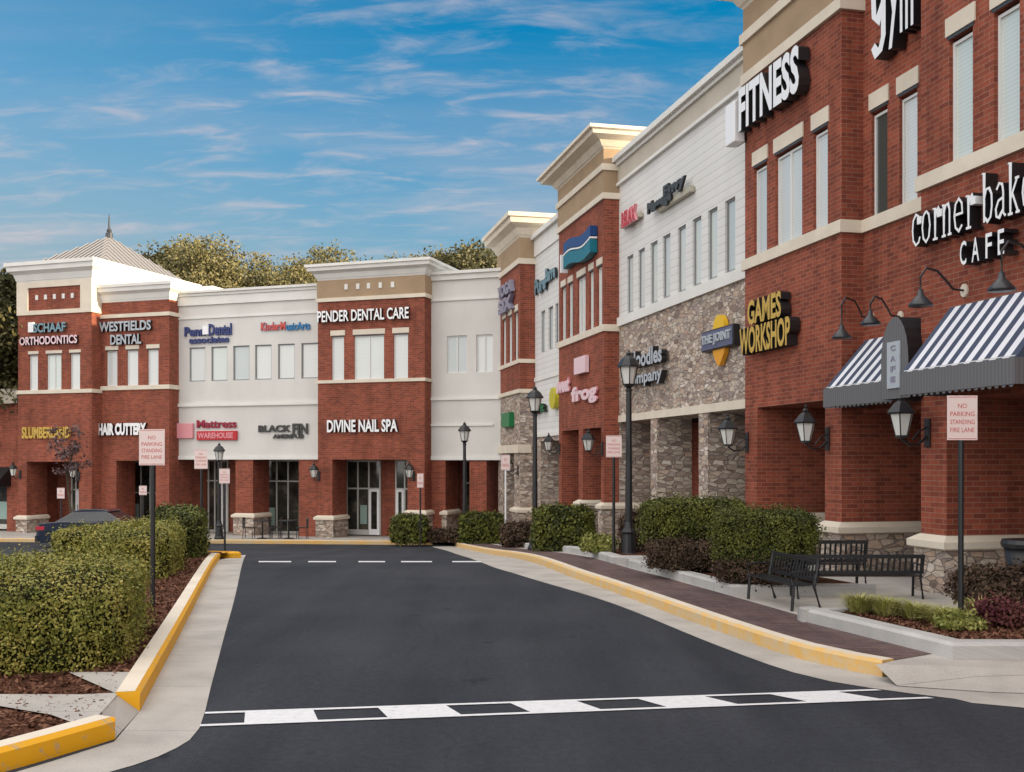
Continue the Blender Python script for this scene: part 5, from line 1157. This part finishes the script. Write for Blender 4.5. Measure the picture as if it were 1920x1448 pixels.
tuft(1716, 1158, .42, .21, 'ornamental grass tuft before the nearest stone pier base'); tuft(1768, 1168, .42, .21, 'ornamental grass tuft just left of the nearest sign post')
tuft(1838, 1164, .42, .21, 'ornamental grass tuft just right of the nearest sign post'); tuft(1880, 1160, .42, .21, 'ornamental grass tuft at the right edge behind the red plant')

def tree(x, y, zt, r, leaf, label, z0=None, n=5200, size=.34, clumps=26, trunk=.22, group='trees behind the shops', flat=.8):
    z0 = zg(y) if z0 is None else z0; o = thing('tree', W, x, y, z0, label, 'tree', group); h = zt-z0
    tm = MB(); top = Vector((x+rng.normal()*.2, y, z0+h*.72)); tm.tube([(x, y, z0-.2), (x+.1, y, z0+h*.25), (x-.05, y, z0+h*.5), tuple(top)], [trunk, trunk*.75, trunk*.5, trunk*.2], 8)
    cen = []; zc_ = z0+h-r*flat
    for i in range(clumps):
        d = rng.normal(size=3); d /= np.linalg.norm(d); k = rng.random()**.4; c = np.array([x+d[0]*r*k*.82, y+d[1]*r*k*.82, zc_+d[2]*r*flat*k*.80]); cen.append((c, r*(.20+.20*rng.random())))
        if i % 2 == 0: s0 = (x, y, z0+h*(.3+.35*rng.random())); mid = ((s0[0]+c[0])/2, (s0[1]+c[1])/2, (s0[2]+c[2])/2+.2); tm.tube([s0, mid, tuple(c)], [trunk*.3, trunk*.18, trunk*.06], 5)
    tm.build('trunk', 'bark', o)
    P_ = []
    per = n//clumps
    for c, rr in cen:
        d = rng.normal(size=(per, 3)); d /= np.linalg.norm(d, axis=1, keepdims=True); k = rng.random((per, 1))**.45; P_.append(c+d*k*rr*np.array([1.1, 1.1, .8]))
    gd = rng.normal(size=(n//6, 3)); gd /= np.linalg.norm(gd, axis=1, keepdims=True); P_.append(np.array([x, y, zc_])+gd*rng.random((n//6, 1))**.5*np.array([r*.8, r*.8, r*flat*.72]))
    leafmesh('crown', quads(np.concatenate(P_), size, .3, 1.4), [leaf], o, None, (x, y, z0)); return o
def bt(px, row, Y, r, leaf, label, **k): return tree((px-CX)/F*Y, Y, EYE+(HOR-row)*Y/F, r*1.15, leaf, label, **k)
bt(-40, 462, 50, 3.6, 'leaf_deep', 'dark tree at the left edge behind the low brick wing', n=15000, size=.15, clumps=50, flat=1.3)
bt(14, 478, 53, 3.0, 'leaf_deep', 'dark tree touching the left side of the tower block', n=14000, size=.15, clumps=50, flat=1.5)
BT = [(372, 436, 66, 3.0, 'leaf_olive', 'tallest olive tree just right of the metal roof', 16000), (322, 450, 70, 2.5, 'leaf_deep', 'darker tree half hidden by the metal roof', 11000),
 (436, 482, 67, 2.7, 'leaf_olive', 'low olive tree right of the tallest one', 11000), (492, 472, 70, 2.8, 'leaf_olive', 'thin olive tree over the middle of the wide white section', 9000),
 (548, 484, 68, 2.7, 'leaf_olive', 'brownish tree left of the dental care block', 10000), (608, 458, 71, 2.4, 'leaf_olive', 'round pale tree over the left end of the dental care cornice', 8000),
 (662, 482, 73, 2.5, 'leaf_deep', 'low tree top behind the dental care cornice', 7000), (712, 478, 75, 2.4, 'leaf_olive', 'low hazy tree top over the middle of the dental care cornice', 7000),
 (765, 470, 74, 2.6, 'leaf_olive', 'faint tree top over the right half of the dental care cornice', 7000), (822, 456, 72, 2.7, 'leaf_olive', 'bare-topped tree right of the dental care cornice', 8000),
 (874, 444, 68, 2.8, 'leaf_deep', 'dark tree over the plain white inner section', 12000), (925, 450, 66, 2.6, 'leaf_olive', 'olive tree where the two rows of shops meet', 12000)]
for px, row, Y, r, lf, lb, n in BT: bt(px, row, Y, r, lf, lb, n=int(n*.85), size=.13, clumps=60)
for i, (px, Y) in enumerate(((-120, 60), (-220, 70))): bt(px, 470+20*i, Y, 4.0, 'leaf_deep', ('dark tree beyond the left frame edge', 'farther dark tree beyond the left frame edge')[i], n=3500, size=.35)
# loose bark chips over the two nearest beds
from mathutils.geometry import intersect_point_tri_2d
def inside(p, poly):
    c = False; j = len(poly)-1
    for i in range(len(poly)):
        (xi, yi), (xj, yj) = poly[i], poly[j]
        if (yi > p[1]) != (yj > p[1]) and p[0] < (xj-xi)*(p[1]-yi)/(yj-yi)+xi: c = not c
        j = i
    return c
def chips(poly, n, z, label):
    xs = [p[0] for p in poly]; ys = [p[1] for p in poly]; P_ = []
    while len(P_) < n:
        p = (min(xs)+(max(xs)-min(xs))*rng.random(), min(ys)+(max(ys)-min(ys))*rng.random())
        if inside(p, poly): P_.append((p[0], p[1], zg(p[1])+z+.012*rng.random()))
    o = leafmesh('bark_mulch', quads(np.array(P_), .026, 2.2, 2.2), ['chip'], None); tag(o, label, 'mulch', kind='stuff')
mat('chip', (.1, .05, .03), .95, .1, b_leaf([(.2, (.03, .012, .008)), (.5, (.10, .042, .026)), (.8, (.24, .125, .08))], 4))
chips(isl, 42000, .122, 'reddish bark chips scattered over the bed around the big left hedge')
chips([(a[0]-.02, a[1]+.2), (6.4, a[1]+.2), (6.0, b[1]-.2), (b[0]+.25, b[1]-.2)] if False else [(4.15, 9.8), (6.2, 9.8), (5.6, 12.0), (3.65, 12.0)], 6000, .252, 'reddish bark chips in the nearest planter around the grasses')
# young plum tree before the tower block
Y = 41.5; X = (128-CX)/F*Y; tree(X, Y, EYE+(HOR-775)*Y/F, .95, 'leaf_plum', 'thin young plum-coloured tree before the tower block arcade', n=650, size=.09, clumps=14, trunk=.06, group=None, flat=1.5)
